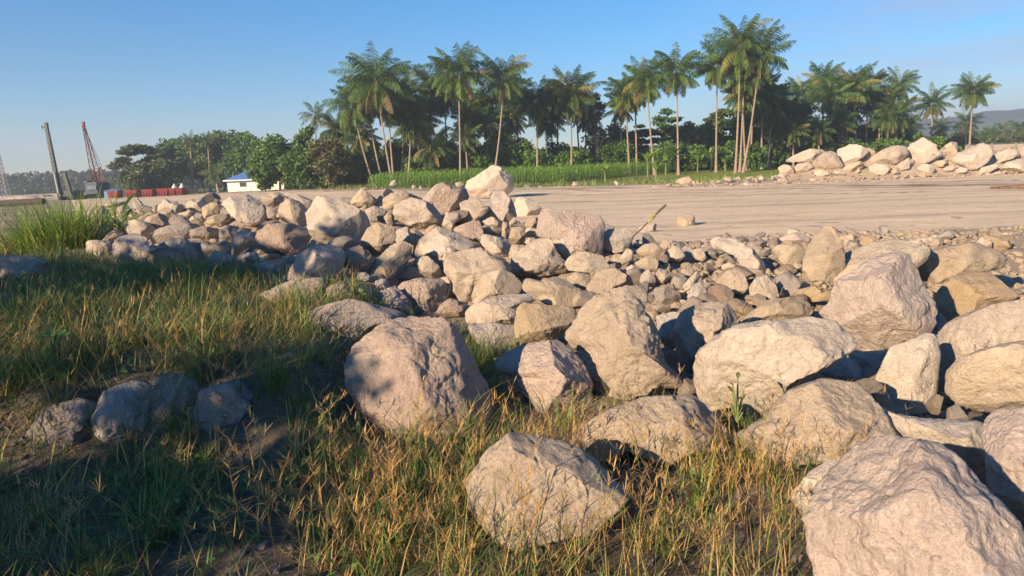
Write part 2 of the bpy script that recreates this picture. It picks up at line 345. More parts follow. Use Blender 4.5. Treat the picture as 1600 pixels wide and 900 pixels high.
nxr = len(rx); ii = (np.arange(len(rv) - 1)[:, None] * nxr + np.arange(nxr - 1)[None, :]).ravel()
rd = link('road', np_mesh('road', np.stack([RX, RY, RZ], -1), np.stack([ii, ii + 1, ii + nxr + 1, ii + nxr], 1), road_mat(), np.stack([tr_] * 3, -1))); rd['kind'] = 'structure'

# ------------------------------------------------------------------ rocks
ICO = {}
def ico(level):
    if level not in ICO:
        bm = bmesh.new(); bmesh.ops.create_icosphere(bm, subdivisions=level, radius=1.0)
        V = np.array([v.co[:] for v in bm.verts]); F = np.array([[v.index for v in f.verts] for f in bm.faces]); bm.free()
        V /= np.linalg.norm(V, axis=1)[:, None]; ICO[level] = (V, F)
    return ICO[level]
def facets(P, rs, n, lo, hi, wmin=0.0, soft=.93):
    for k in range(n):
        d = rs.normal(size=3)
        if wmin: d[2] = abs(d[2]) * 1.2 + wmin
        d /= np.linalg.norm(d)
        if wmin and d[2] < wmin: continue
        h = P @ d; lim = h.max() * rs.uniform(lo, hi); over = np.maximum(h - lim, 0)
        P = P - np.outer(over * soft, d)
    return P
def rough(P, rs, size, amp=1.0):
    n = P / np.maximum(np.linalg.norm(P, axis=1)[:, None], 1e-6); o = rs.uniform(0, 90, 3); q = P / size
    a = .036 * fbm(q * 1.7 + o, 3, 1) + .022 * fbm(q * 4.5 + o, 3, 4) 
    rg = 1 - np.abs(fbm(q * 2.6 + o + 31, 3, 9)); a += .016 * (rg - .75)
    a += .016 * fbm(q * 12 + o, 4, 7, .6)
    a *= .55 + .75 * smooth(.5 + .9 * fbm(q * .9 + o + 50, 2, 33)); ck = 1 - np.abs(fbm(q * 1.3 + o + 71, 3, 41)); a -= .022 * np.clip((ck - .93) / .07, 0, 1)
    pit = fbm(q * 7 + o + 5, 2, 12); a -= .028 * np.clip(pit - .25, 0, 1)
    return P + n * (a * size * amp)[:, None]
def poly_radius(poly, th):
    P = np.asarray(poly, float); Q = np.roll(P, -1, 0); r = np.full(th.shape, 0.0)
    dx, dy = np.cos(th), np.sin(th)
    for a, b in zip(P, Q):
        e = b - a; den = dx * e[1] - dy * e[0]; den = np.where(np.abs(den) < 1e-9, 1e-9, den)
        t = (a[0] * e[1] - a[1] * e[0]) / den; s = (a[0] * dy - a[1] * dx) / den
        ok = (t > 0) & (s >= -1e-6) & (s <= 1 + 1e-6); r = np.where(ok & (t > r), t, r)
    return r
def outline_rock(poly_uv, T, seed, level, amp=1.0):
    rs = np.random.RandomState(seed); V, F = ico(level)
    th = np.arctan2(V[:, 1], V[:, 0]); tg = np.linspace(-math.pi, math.pi, 361)
    rg = poly_radius(poly_uv, tg); k = np.exp(-np.linspace(-3.2, 3.2, 13) ** 2); k /= k.sum()
    rp = np.concatenate([rg[:-1][-6:], rg[:-1], rg[:-1][:6]]); rg = np.convolve(rp, k, 'valid'); rg = np.append(rg, rg[0])
    rr = np.interp(th, tg, rg); s = np.sqrt(V[:, 0] ** 2 + V[:, 1] ** 2)
    P = np.stack([rr * np.cos(th) * s, rr * np.sin(th) * s, V[:, 2] * T * 1.15], 1)
    Pf = facets(P * [1, 1, 1], rs, 15 if level < 6 else 12, .48 if level < 6 else .60, .84 if level < 6 else .92, .30, 1.0 if level < 6 else .94)
    Pf = facets(Pf * [1, 1, -1], rs, 5, .6, .85, .38) * [1, 1, -1]
    size = float(np.sqrt(abs(np.mean(rg ** 2)))); Q = rough(Pf, rs, size * 1.3, amp)
    for _ in range(2):                       # bring the outline back to its drawn size
        th = np.arctan2(Q[:, 1], Q[:, 0]); rad = np.hypot(Q[:, 0], Q[:, 1]); nb = 60; bi = ((th + math.pi) / (2 * math.pi) * nb).astype(int) % nb
        mxr = np.zeros(nb); np.maximum.at(mxr, bi, rad); bc = (np.arange(nb) + .5) / nb * 2 * math.pi - math.pi
        ratio = np.clip(np.interp(bc, tg, rg) / np.maximum(mxr, 1e-4), .7, 1.8)
        kk = np.array([.2, .6, .2]); ratio = np.convolve(np.concatenate([ratio[-1:], ratio, ratio[:1]]), kk, 'valid')
        rt = np.interp(th, np.concatenate([[bc[-1] - 2 * math.pi], bc, [bc[0] + 2 * math.pi]]), np.concatenate([ratio[-1:], ratio, ratio[:1]]))
        Q = Q * np.stack([rt, rt, np.ones_like(rt)], 1)
    return Q, F, size
def loose_rock(seed, level, ax=(1, .8, .65), n=12):
    rs = np.random.RandomState(seed); V, F = ico(level)
    P = facets(V.copy(), rs, n, .42, .8, soft=.99) * ax
    P = facets(P, rs, 4, .6, .85, soft=.99)
    return rough(P, rs, .8, .95), F
ZOOM = {'A': (140, 280, 4.5), 'B': (380, 280, 4.5), 'C': (600, 250, 4.5), 'D': (600, 400, 4.5), 'E': (100, 250, 4), 'F': (800, 250, 4), 'G': (1100, 350, 3),
        'K': (760, 400, 3.6), 'L': (700, 620, 3.2), 'P': (1200, 200, 8), 'Q': (1400, 200, 8), 'X': (0, 0, 1)}
ROCKS = []   # (zoom, outline, material, short reference, label)
def RK(z, pts, mat='tan', ref=None, label=None, up=.35, D=None): ROCKS.append((z, pts, mat, ref, label, up, D))
# --- left half of the pile
RK('A', [(265,340),(290,295),(350,290),(410,310),(475,370),(450,430),(400,425),(340,390),(290,390)], 'tan', 'the round rock beside the broad-leaved weed', 'round tan boulder with a shaded right face just right of the broad-leaved weed')
RK('A', [(395,300),(420,265),(490,240),(520,260),(560,310),(510,355),(475,360),(430,320)], 'tan', None, 'jagged tan rock leaning behind the long grey slab on the left')
RK('A', [(490,230),(530,205),(580,215),(600,250),(590,310),(560,320),(510,290)], 'tan')
RK('A', [(490,190),(540,140),(575,160),(600,150),(650,170),(655,210),(600,240),(540,215),(490,235)], 'tan', None, 'knobby tan rock on the left crest of the pile below the red skips')
RK('A', [(600,250),(640,255),(700,285),(695,305),(640,330),(585,330),(560,290)], 'grey')
RK('A', [(690,170),(720,145),(790,135),(815,165),(810,200),(770,225),(715,220),(690,195)], 'tan', 'the square crest rock on the left', 'squarish tan boulder standing on the left crest against the dirt road')
RK('A', [(800,200),(860,165),(905,175),(910,230),(880,295),(830,300),(800,250)], 'ochre', None, 'upright yellowish rock at the left side of the coarse oval boulder')
RK('A', [(630,240),(700,225),(760,230),(800,215),(810,250),(720,275),(650,265)], 'tan')
RK('A', [(710,280),(760,240),(800,250),(820,290),(790,325),(730,320)], 'tan')
RK('E', [(1000,270),(1060,230),(1150,220),(1220,260),(1265,310),(1260,380),(1200,425),(1120,400),(1050,340)], 'tan', 'the coarse oval boulder', 'coarse oval tan boulder on the crest left of the brown overhanging boulder')
RK('E', [(905,360),(960,340),(1030,340),(1040,390),(980,410),(900,400)], 'tan')
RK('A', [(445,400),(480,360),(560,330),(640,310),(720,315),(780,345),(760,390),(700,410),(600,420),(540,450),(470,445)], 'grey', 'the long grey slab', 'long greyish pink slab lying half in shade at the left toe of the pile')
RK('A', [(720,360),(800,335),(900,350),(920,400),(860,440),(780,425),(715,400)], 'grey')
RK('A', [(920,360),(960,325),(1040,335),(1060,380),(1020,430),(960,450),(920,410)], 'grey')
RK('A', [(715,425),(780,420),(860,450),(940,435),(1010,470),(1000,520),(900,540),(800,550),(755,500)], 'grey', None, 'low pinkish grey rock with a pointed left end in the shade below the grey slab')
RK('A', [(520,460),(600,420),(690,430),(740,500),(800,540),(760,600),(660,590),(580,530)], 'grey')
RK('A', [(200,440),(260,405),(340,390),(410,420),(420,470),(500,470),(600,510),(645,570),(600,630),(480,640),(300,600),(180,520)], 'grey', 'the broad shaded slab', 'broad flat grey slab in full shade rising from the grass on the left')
RK('A', [(0,440),(60,430),(150,440),(200,470),(190,540),(60,540),(0,510)], 'pale', None, 'pale rock at the far left end of the pile, half sunk in grass')
RK('A', [(95,440),(130,390),(180,355),(240,370),(270,400),(230,430),(150,440)], 'pink', None, 'small peaked pinkish rock below the broad-leaved weed')
RK('A', [(40,330),(110,310),(160,350),(120,400),(60,440),(30,390)], 'grey')
RK('A', [(50,210),(90,190),(140,230),(125,310),(70,330),(45,280)], 'tan', None, 'tan rock between the tall green grass clump and the broad-leaved weed')
RK('A', [(60,180),(150,165),(240,155),(250,190),(160,200),(80,200)], 'tan')
RK('A', [(315,155),(345,135),(380,180),(450,205),(440,240),(370,235),(320,200)], 'grey', None, 'dark sloping grey rock on the crest just right of the broad-leaved weed')
RK('A', [(330,215),(360,198),(395,215),(390,240),(345,245)], 'tan')
RK('A', [(445,215),(470,200),(490,215),(475,240),(448,240)], 'tan')
RK('A', [(345,270),(400,250),(430,260),(400,290),(360,290)], 'pale')
RK('A', [(1010,440),(1030,390),(1080,370),(1170,375),(1180,430),(1130,470),(1050,520),(1005,540)], 'grey', None, 'grey block with a pinkish face left of the brown overhanging boulder')
RK('A', [(840,560),(880,530),(950,520),(1020,545),(1025,600),(960,650),(880,680),(820,660)], 'grey', None, 'shaded blue-grey boulder with grass growing around its foot')
RK('A', [(1030,560),(1080,520),(1170,515),(1190,560),(1130,600),(1060,600)], 'grey')
# --- middle of the pile
RK('B', [(120,130),(160,105),(250,95),(295,130),(280,170),(210,195),(150,170)], 'ochre', None, 'yellowish rock with a dark right end on the crest above the coarse oval boulder')
RK('B', [(165,190),(240,210),(260,250),(230,280),(170,270)], 'grey')
RK('B', [(255,230),(270,180),(330,140),(400,165),(450,220),(460,290),(420,320),(350,315),(280,290)], 'tan', 'the pitted boulder left of the largest one', 'pitted tan boulder on the crest directly left of the biggest tan boulder')
RK('B', [(300,105),(340,95),(440,130),(510,165),(490,210),(420,215),(380,150),(310,140)], 'grey', None, 'flat shaded slab lying on the crest behind the pitted tan boulder')
RK('B', [(460,240),(500,200),(520,130),(580,130),(680,170),(780,200),(850,250),(880,320),(880,380),(820,450),(800,480),(740,520),(660,480),(590,450),(520,430),(480,370)], 'tan', 'the biggest crest boulder', 'biggest tan boulder of the left pile, tall and scarred by a short white notch')
RK('B', [(105,420),(120,370),(190,320),(330,315),(420,340),(475,390),(440,450),(380,510),(300,545),(200,530),(120,480)], 'pink', 'the overhanging brown boulder', 'brown overhanging boulder with a dark underside left of the biggest crest boulder')
RK('B', [(95,345),(150,300),(230,285),(270,310),(200,340),(120,370)], 'grey', None, 'flat grey rock wedged on top of the brown overhanging boulder')
RK('B', [(735,180),(830,70),(860,85),(940,150),(890,190),(800,185)], 'ochre', 'the small crest wedge', 'sharp yellow wedge with a dark right face alone on the crest by the road')
RK('B', [(340,640),(400,530),(500,470),(600,465),(690,500),(700,560),(680,640),(600,700),(560,760),(450,800),(380,780),(330,700)], 'pink', 'the large pinkish toe boulder', 'large pinkish grey boulder half in shade below the biggest crest boulder')
RK('B', [(110,820),(200,770),(330,720),(450,700),(540,690),(570,760),(480,860),(360,870),(200,860)], 'grey', None, 'low pale grey slab running into the grass below the large pinkish boulder')
RK('B', [(680,610),(700,540),(760,490),(820,470),(930,560),(930,610),(880,660),(810,660),(740,625)], 'pink', None, 'faceted brownish pink rock with a roof-like top below the biggest crest boulder')
RK('B', [(835,430),(880,350),(950,310),(1050,340),(1065,400),(1050,470),(990,520),(920,525),(860,480)], 'tan', 'the blocky rock right of the biggest boulder', 'blocky tan boulder set into the gap right of the biggest crest boulder')
RK('X', [(576,433),(588,408),(610,385),(628,378),(645,385),(640,405),(622,418),(600,440),(585,442)], 'tan', None, 'elongated tan rock slanting down left of the standing split stone')
RK('B', [(930,650),(960,610),(1030,600),(1080,620),(1060,690),(1000,715),(940,700)], 'ochre', None, 'rounded olive-tan rock at the foot of the slanting elongated rock')
RK('B', [(590,770),(640,740),(720,740),(760,800),(740,860),(660,850),(600,820)], 'grey')
RK('B', [(800,660),(860,655),(900,690),(890,720),(810,710)], 'grey')
RK('B', [(930,720),(980,700),(1020,710),(1020,770),(940,790)], 'grey')
RK('X', [(585,480),(592,462),(615,455),(640,470),(645,490),(612,492)], 'grey')
RK('B', [(860,220),(920,190),(1010,225),(990,300),(900,300)], 'grey')
RK('B', [(990,270),(1020,235),(1055,250),(1055,310),(1020,325)], 'tan')
RK('B', [(270,560),(330,530),(380,560),(350,620),(310,650),(270,610)], 'grey')
RK('B', [(80,610),(130,595),(230,600),(260,650),(200,690),(100,680)], 'grey', None, 'low grey rock nearly swallowed by green grass below the brown overhanging boulder')
RK('C', [(575,220),(590,150),(680,100),(760,45),(820,60),(890,110),(905,200),(860,240),(760,240),(700,260),(620,250)], 'pale', 'the pale peak boulder', 'pale yellow boulder crowning the highest point of the pile in front of the corn', .5)
RK('C', [(755,260),(780,220),(840,225),(900,290),(930,390),(890,440),(820,420),(765,350)], 'grey', 'the upright egg-shaped rock', 'upright egg-shaped grey rock just below the pale peak boulder', .45)
RK('C', [(290,260),(370,180),(420,165),(480,190),(570,200),(590,270),(530,330),(440,370),(400,400),(350,310),(280,300)], 'pink', 'the dark-sided crest boulder', 'pinkish crest boulder with a dark right side left of the pale peak boulder')
RK('C', [(75,380),(90,310),(200,270),(280,290),(340,320),(400,400),(400,465),(330,500),(240,480),(130,440)], 'tan', 'the heavily pitted boulder', 'heavily pitted tan boulder with a yellow corner in the middle of the pile')
RK('C', [(0,270),(60,235),(140,220),(240,265),(280,290),(180,300),(60,340),(0,350)], 'tan', None, 'broad sloping tan boulder on the crest right of the small yellow wedge')
RK('C', [(410,460),(440,370),(530,380),(545,410),(500,440),(480,500)], 'tan')
RK('C', [(535,310),(570,290),(660,275),(700,330),(750,330),(720,370),(650,430),(560,440),(500,470),(510,430),(560,400)], 'tan', 'the knobby reddish-tan rock', 'knobby reddish tan rock in the hollow below the pale peak boulder')
RK('C', [(500,480),(600,440),(670,430),(700,520),(760,600),(700,610),(600,540),(500,510)], 'pink')
RK('C', [(225,640),(260,560),(380,470),(480,510),(600,560),(680,600),(660,640),(560,640),(480,660),(420,720),(400,760),(300,690),(240,680)], 'tan', 'the broad sloping slab', 'broad rough tan slab sloping right with a crusty top in the centre of the pile')
RK('C', [(5,400),(40,365),(70,400),(60,450),(20,455)], 'tan')
RK('C', [(65,540),(100,490),(170,470),(200,520),(200,600),(150,620),(100,580)], 'tan')
RK('C', [(180,490),(250,510),(280,530),(240,610),(200,680),(175,680),(205,600)], 'pink', None, 'thin split stone standing on edge left of the broad sloping slab')
RK('C', [(210,720),(250,680),(310,680),(380,740),(405,810),(360,835),(290,820),(240,780)], 'tan', None, 'rounded tan stone leaning upright below the broad sloping slab')
RK('C', [(55,840),(130,780),(230,730),(280,800),(220,830),(120,870)], 'pink', None, 'long reddish stone wedged under the rounded leaning stone')
RK('C', [(435,720),(460,670),(560,640),(680,625),(740,670),(840,700),(880,760),(860,840),(800,880),(700,950),(620,1000),(560,1020),(500,920),(490,850),(440,800)], 'pale', 'the big cream boulder', 'big cream boulder with a dark pockmark at the centre of the photo')
RK('D', [(650,200),(720,130),(830,95),(900,130),(980,210),(930,270),(800,300),(690,330),(640,360),(620,290)], 'pale', None, 'rough cream boulder pressed against the right side of the pockmarked one')
RK('C', [(680,530),(700,520),(860,560),(900,620),(880,670),(800,680),(740,640),(690,590)], 'pale', 'the flat yellow slab', 'flat yellowish slab right of the reddish hollow under the stacked small stones')
RK('C', [(880,660),(900,600),(990,600),(1010,640),(940,700),(890,700)], 'tan')
RK('C', [(685,480),(760,465),(830,480),(825,520),(700,530)], 'ochre')
RK('C', [(690,430),(760,400),(830,430),(820,475),(720,460)], 'pale')
RK('C', [(715,385),(750,345),(790,370),(770,405)], 'tan')
RK('C', [(830,460),(870,440),(885,490),(860,550),(830,530)], 'pink')
RK('C', [(880,550),(900,480),(950,470),(990,480),(990,560),(950,600)], 'ochre', None, 'dark olive block standing in shade left of the pink cube-like block')
RK('C', [(880,440),(915,400),(940,420),(920,450),(885,465)], 'tan')
RK('C', [(915,340),(935,270),(980,262),(1060,300),(1105,345),(1040,400),(960,415),(930,390)], 'pale', 'the pale cleft wedge', 'pale sharp-edged wedge with rusty streaks right of the egg-shaped rock')
RK('C', [(990,440),(1030,405),(1090,410),(1095,460),(1040,480),(1000,460)], 'tan')
RK('C', [(990,500),(1020,470),(1080,490),(1085,530),(1040,545),(995,540)], 'tan')
RK('C', [(990,580),(1020,545),(1060,550),(1060,590),(1010,600)], 'tan')
RK('C', [(500,165),(540,150),(570,170),(550,195),(510,185)], 'tan')
RK('F', [(0,620),(60,560),(150,500),(230,500),(280,590),(345,650),(330,700),(200,720),(60,740),(0,720)], 'tan', None, 'long low boulder in shadow at the foot of the pink block')
# --- right of the peak
RK('F', [(165,480),(180,350),(240,305),(380,330),(540,350),(565,400),(555,590),(460,590),(390,600),(350,610),(290,560),(230,500)], 'pink', 'the pink block', 'large smooth pink cube-like block with a shaded right side at the pile end', .5)
RK('F', [(335,650),(370,600),(450,575),(560,600),(600,660),(590,690),(500,720),(470,700),(360,690)], 'pale', 'the cream rock under the pink block', 'cream rock directly below the pink block')
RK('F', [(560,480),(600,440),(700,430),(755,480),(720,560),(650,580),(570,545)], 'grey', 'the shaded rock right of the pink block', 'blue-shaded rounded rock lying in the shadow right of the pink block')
RK('F', [(0,560),(40,530),(90,560),(70,600),(20,625),(0,610)], 'tan')
RK('F', [(775,570),(830,530),(890,520),(945,570),(950,610),(900,630),(800,600)], 'tan', 'the slanted rubble rock')
RK('F', [(770,640),(850,600),(910,630),(900,690),(840,690),(780,660)], 'tan')
RK('F', [(675,610),(720,555),(760,570),(750,630),(690,655)], 'tan')
RK('F', [(960,580),(1010,535),(1050,550),(1080,600),(1040,640),(970,620)], 'tan')
RK('F', [(890,730),(920,680),(970,690),(985,740),(950,770),(900,760)], 'tan')
RK('F', [(810,720),(850,680),(895,740),(890,790),(830,780),(800,760)], 'grey')
RK('F', [(715,680),(750,655),(790,700),(780,730),(740,735)], 'tan')
RK('F', [(495,760),(530,700),(640,680),(705,720),(700,780),(640,790),(560,850),(460,860),(470,790)], 'tan', 'the half-shaded rubble boulder', 'half-shaded tan boulder behind the leaning standing giant')
RK('F', [(340,745),(400,700),(480,720),(495,790),(460,820),(400,790)], 'tan')
RK('D', [(980,240),(1010,150),(1100,180),(1200,150),(1300,190),(1410,280),(1350,350),(1200,370),(1100,310)], 'pale', 'the gravel-topped boulder', 'pale boulder strewn with loose gravel on top, left of the standing giant')
RK('F', [(870,850),(900,800),(980,795),(1040,830),(1050,880),(1000,910),(880,900)], 'grey', None, 'shaded grey rock just right of the head of the standing giant')
RK('F', [(1100,850),(1130,780),(1180,770),(1215,820),(1210,890),(1110,899)], 'grey')
RK('F', [(1060,800),(1100,750),(1150,690),(1175,720),(1150,780),(1100,810),(1050,840)], 'tan')
RK('F', [(1060,690),(1100,665),(1150,690),(1110,750),(1060,740)], 'tan')
RK('F', [(1265,770),(1340,700),(1400,680),(1450,720),(1470,790),(1420,870),(1360,850),(1330,790)], 'tan', 'the knobby rock under the slab', 'knobby tan rock at the lower end of the long diagonal slab in the rubble')
RK('F', [(1240,520),(1290,480),(1400,500),(1500,560),(1570,650),(1560,700),(1500,725),(1430,680),(1400,600),(1290,570)], 'tan', 'the diagonal slab', 'long tan slab lying diagonally across the rubble field')
RK('F', [(1270,640),(1300,610),(1340,620),(1330,660),(1290,680)], 'tan')
RK('F', [(1310,660),(1360,640),(1410,660),(1370,690),(1320,690)], 'pale')
RK('F', [(1130,610),(1140,560),(1190,555),(1215,610),(1190,635)], 'tan')
RK('F', [(1030,400),(1045,350),(1100,340),(1135,350),(1138,410),(1100,430),(1050,425)], 'pale', 'the lone yellow rock at the road edge', 'small squarish yellow rock alone at the road edge right of the taped stick')
RK('F', [(1490,800),(1530,740),(1599,730),(1640,760),(1650,860),(1600,890),(1500,850)], 'tan', None, 'blocky tan rock at the left foot of the white peak boulder')
RK('F', [(780,430),(840,400),(900,400),(890,450),(800,465)], 'grey')
RK('F', [(925,540),(950,490),(990,520),(990,560),(960,580)], 'tan')
# --- boulder field on the right
RK('G', [(465,270),(475,170),(500,90),(560,15),(600,30),(640,110),(650,200),(600,290),(500,300)], 'pale', 'the white peak boulder', 'pointed whitish boulder with a dark right flank at the rubble edge')
RK('G', [(460,300),(560,190),(700,130),(780,90),(880,80),(970,85),(1010,125),(1000,170),(900,260),(700,300),(560,320)], 'pale', None, 'broad yellowish boulder behind the big pinkish one on the right')
RK('G', [(545,410),(600,370),(640,260),(720,220),(760,170),(850,140),(945,145),(985,230),(1000,290),(1055,380),(1050,460),(1010,540),(930,560),(870,580),(800,615),(720,590),(680,560),(590,450)], 'pink', 'the big pinkish boulder on the right', 'big rough pinkish boulder balanced over the dark gap on the right')
RK('G', [(965,160),(1050,130),(1240,90),(1365,150),(1350,210),(1200,240),(1140,300),(1080,345),(1040,310),(990,230)], 'pale', 'the cream wedge on the right', 'smooth cream wedge-shaped boulder behind the brown and blue rock on the right')
RK('G', [(1100,380),(1110,330),(1160,270),(1220,235),(1320,230),(1380,290),(1440,350),(1350,380),(1260,410),(1160,455),(1110,430)], 'ochre', 'the brown-topped rock', 'rock with a rusty brown top and bluish right face near the right edge')
RK('G', [(1075,610),(1080,570),(1140,490),(1200,440),(1300,400),(1400,365),(1500,350),(1600,350),(1650,500),(1550,580),(1300,600),(1250,700),(1180,800),(1100,760)], 'tan', 'the upper smooth boulder at the right edge', 'large smooth tan boulder cut by the right edge of the photo, the upper one')
RK('G', [(1170,800),(1180,690),(1240,620),(1350,580),(1480,550),(1600,560),(1700,700),(1650,850),(1500,880),(1400,890),(1260,880)], 'ochre', 'the rounded boulder at the right edge', 'rounded smooth boulder lying in front of the large tan one at the right edge')
RK('G', [(-40,640),(0,570),(100,500),(200,470),(340,455),(480,440),(590,465),(670,550),(665,600),(600,660),(480,720),(390,780),(350,870),(300,920),(150,940),(30,920),(-20,860),(-50,740)], 'pale', 'the big white boulder', 'big whitish rounded boulder in front of the big pinkish one, weed sprig before it')
RK('X', [(1150,680),(1200,650),(1240,610),(1290,592),(1340,600),(1370,640),(1390,680),(1380,720),(1340,745),(1300,720),(1230,728),(1170,705)], 'tan', 'the cracked tan boulder', 'tan boulder with a brown vertical stain tucked under the big white boulder')
RK('G', [(810,800),(830,720),(890,590),(960,560),(1040,520),(1080,540),(1090,620),(1075,720),(1060,860),(950,880),(830,850)], 'tan', None, 'upright tan boulder standing in the dark gap under the big pinkish one', .2)
RK('G', [(680,590),(760,600),(860,590),(840,660),(800,700),(720,680)], 'grey', None, None, .1)
RK('G', [(560,700),(640,620),(700,640),(760,720),(790,830),(740,840),(680,740),(600,720)], 'grey', None, None, .1)
RK('X', [(1365,640),(1400,640),(1450,655),(1520,658),(1548,680),(1540,720),(1490,745),(1420,740),(1380,700)], 'tan', None, 'long low tan boulder behind the huge pinkish foreground boulder')
RK('X', [(1275,800),(1300,750),(1340,710),(1370,685),(1420,683),(1480,700),(1510,730),(1540,780),(1580,840),(1610,900),(1600,960),(1400,980),(1290,930),(1275,870)], 'pink', 'the huge foreground boulder', 'huge pinkish foreground boulder with bluish hollows at the bottom right')
RK('X', [(1548,670),(1570,642),(1620,640),(1650,700),(1650,830),(1610,840),(1570,800),(1548,760),(1553,710)], 'pink', None, 'brownish boulder cut off by the right edge beside the huge foreground one')
RK('X', [(1238,775),(1270,740),(1300,720),(1340,725),(1330,760),(1290,800),(1275,830),(1260,810)], 'pale', None, 'cream rock jammed between the cracked tan and the huge foreground boulder')
RK('G', [(170,480),(190,440),(300,360),(400,345),(480,370),(490,430),(440,440),(340,450),(240,480)], 'pale', None, 'pale half-shaded rock just above the big white boulder')
RK('G', [(425,345),(450,310),(520,290),(560,320),(640,280),(600,370),(560,360),(480,365)], 'ochre')
RK('K', [(1065,400),(1100,320),(1180,280),(1280,260),(1350,280),(1390,340),(1400,410),(1290,450),(1230,520),(1180,600),(1160,690),(1110,600),(1075,500)], 'tan', 'the yellow-stained boulder', 'upright tan boulder with a yellow stain between the standing giant and the big white boulder')
RK('G', [(220,310),(240,270),(290,240),(330,290),(345,340),(280,360),(225,345)], 'tan')
RK('G', [(340,80),(390,50),(450,45),(490,70),(470,100),(400,100)], 'pink')
RK('G', [(320,120),(350,100),(440,100),(470,130),(450,190),(400,220),(360,170)], 'pale', None, 'yellowish rubble rock left of the white peak boulder')
RK('G', [(400,215),(430,180),(460,190),(455,230),(410,230)], 'pale')
RK('G', [(730,90),(760,55),(800,60),(800,95),(750,105)], 'ochre')
RK('G', [(640,60),(690,50),(715,80),(700,110),(650,100)], 'pale')
RK('G', [(1000,70),(1060,62),(1110,75),(1105,105),(1010,110)], 'pale')
RK('G', [(1260,110),(1300,60),(1340,80),(1340,110),(1310,130)], 'tan')
RK('G', [(1335,60),(1420,60),(1430,110),(1390,130),(1345,100)], 'ochre')
RK('G', [(390,50),(400,22),(440,25),(460,45),(430,60)], 'pale')
RK('K', [(435,440),(480,380),(540,280),(620,220),(720,180),(870,165),(920,200),(900,300),(960,420),(970,500),(1010,600),(1110,700),(1080,750),(1020,740),(940,770),(860,800),(740,830),(620,860),(600,750),(560,620),(500,530),(440,480)], 'tan', 'the standing giant', 'tall leaning boulder with a flared foot standing in the centre foreground')
RK('K', [(165,400),(180,300),(220,265),(350,285),(460,285),(500,310),(480,370),(420,440),(340,475),(200,485),(175,470)], 'ochre', 'the yellow-streaked rock', 'yellow-streaked rock resting on top of the two-toned boulder', .9)
RK('D', [(585,400),(620,350),(760,290),(900,270),(1020,270),(1085,330),(980,340),(930,420),(930,490),(780,470),(600,480)], 'tan', None, 'tan boulder with a straight shadow line left of the yellow-streaked rock', .6)
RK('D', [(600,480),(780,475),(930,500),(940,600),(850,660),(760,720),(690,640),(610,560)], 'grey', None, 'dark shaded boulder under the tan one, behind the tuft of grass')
RK('K', [(30,660),(60,580),(150,510),(250,485),(400,470),(450,500),(540,590),(590,700),(600,850),(520,900),(300,940),(230,800),(180,720),(120,660)], 'pink', 'the two-toned boulder', 'two-toned boulder with a brown shaded right face left of the standing giant')
RK('X', [(888,690),(910,660),(950,640),(1010,622),(1080,615),(1110,640),(1135,680),(1120,700),(1080,725),(1030,730),(980,705),(940,730),(900,720)], 'pale', 'the half-lit boulder', 'pale flat boulder with a blue shadow on its left, below the standing giant')
RK('L', [(75,420),(120,370),(200,270),(320,185),(440,195),(560,220),(700,280),(800,370),(850,430),(900,480),(850,560),(700,680),(520,710),(380,755),(250,720),(160,620),(110,560),(95,490)], 'pale', 'the front boulder', 'rough pale boulder lowest in the centre foreground, surrounded by dry grass')
RK('X', [(540,570),(548,545),(575,520),(600,500),(635,492),(690,495),(720,520),(740,560),(765,600),(772,650),(750,690),(700,705),(640,695),(600,670),(565,640),(545,610)], 'pink', 'the dappled pink boulder', 'big mauve pink boulder in dappled shade at the edge of the grass')
RK('X', [(465,505),(500,480),(545,470),(590,478),(640,492),(610,510),(570,530),(545,560),(500,545),(475,530)], 'grey', None, 'shaded blue-grey boulder behind the mauve pink boulder')
RK('K', [(960,340),(1050,320),(1110,330),(1070,400),(1070,510),(1010,520),(970,440)], 'grey', None, None, .2)
RK('D', [(370,400),(400,340),(470,300),(520,320),(600,350),(590,400),(520,420),(420,430)], 'pink')
RK('D', [(100,230),(140,190),(250,160),(400,170),(430,200),(420,260),(430,310),(340,400),(180,400),(110,300)], 'pink', None, 'greyish pink boulder with a shaded foot above the mauve pink boulder')
RK('D', [(400,160),(470,145),(500,210),(510,280),(450,320),(420,260)], 'pink')
RK('X', [(590,478),(596,455),(618,448),(640,470),(645,488),(610,490)], 'grey')
RK('X', [(150,655),(165,615),(200,598),(240,602),(246,640),(225,690),(170,700)], 'grey', None, 'rough grey rock half buried in the dark bank, middle one of four', .1)
RK('X', [(55,680),(75,640),(120,625),(160,640),(165,690),(120,705),(65,700)], 'mud', None, 'mud-caked rock at the left end of the dark bank, grass over it', .1)
RK('X', [(232,600),(262,584),(300,592),(318,640),(285,672),(245,655)], 'grey', None, 'narrow grey rock in the dark bank between two broader ones', .1)
RK('X', [(306,650),(318,612),(360,596),(404,608),(412,650),(378,680),(325,675)], 'grey', None, 'rough grey rock at the right end of the dark bank', .1)
RK('X', [(-10,405),(20,400),(60,405),(90,425),(60,445),(-10,440)], 'grey', None, 'grey rock in the shaded grass at the left edge of the photo')
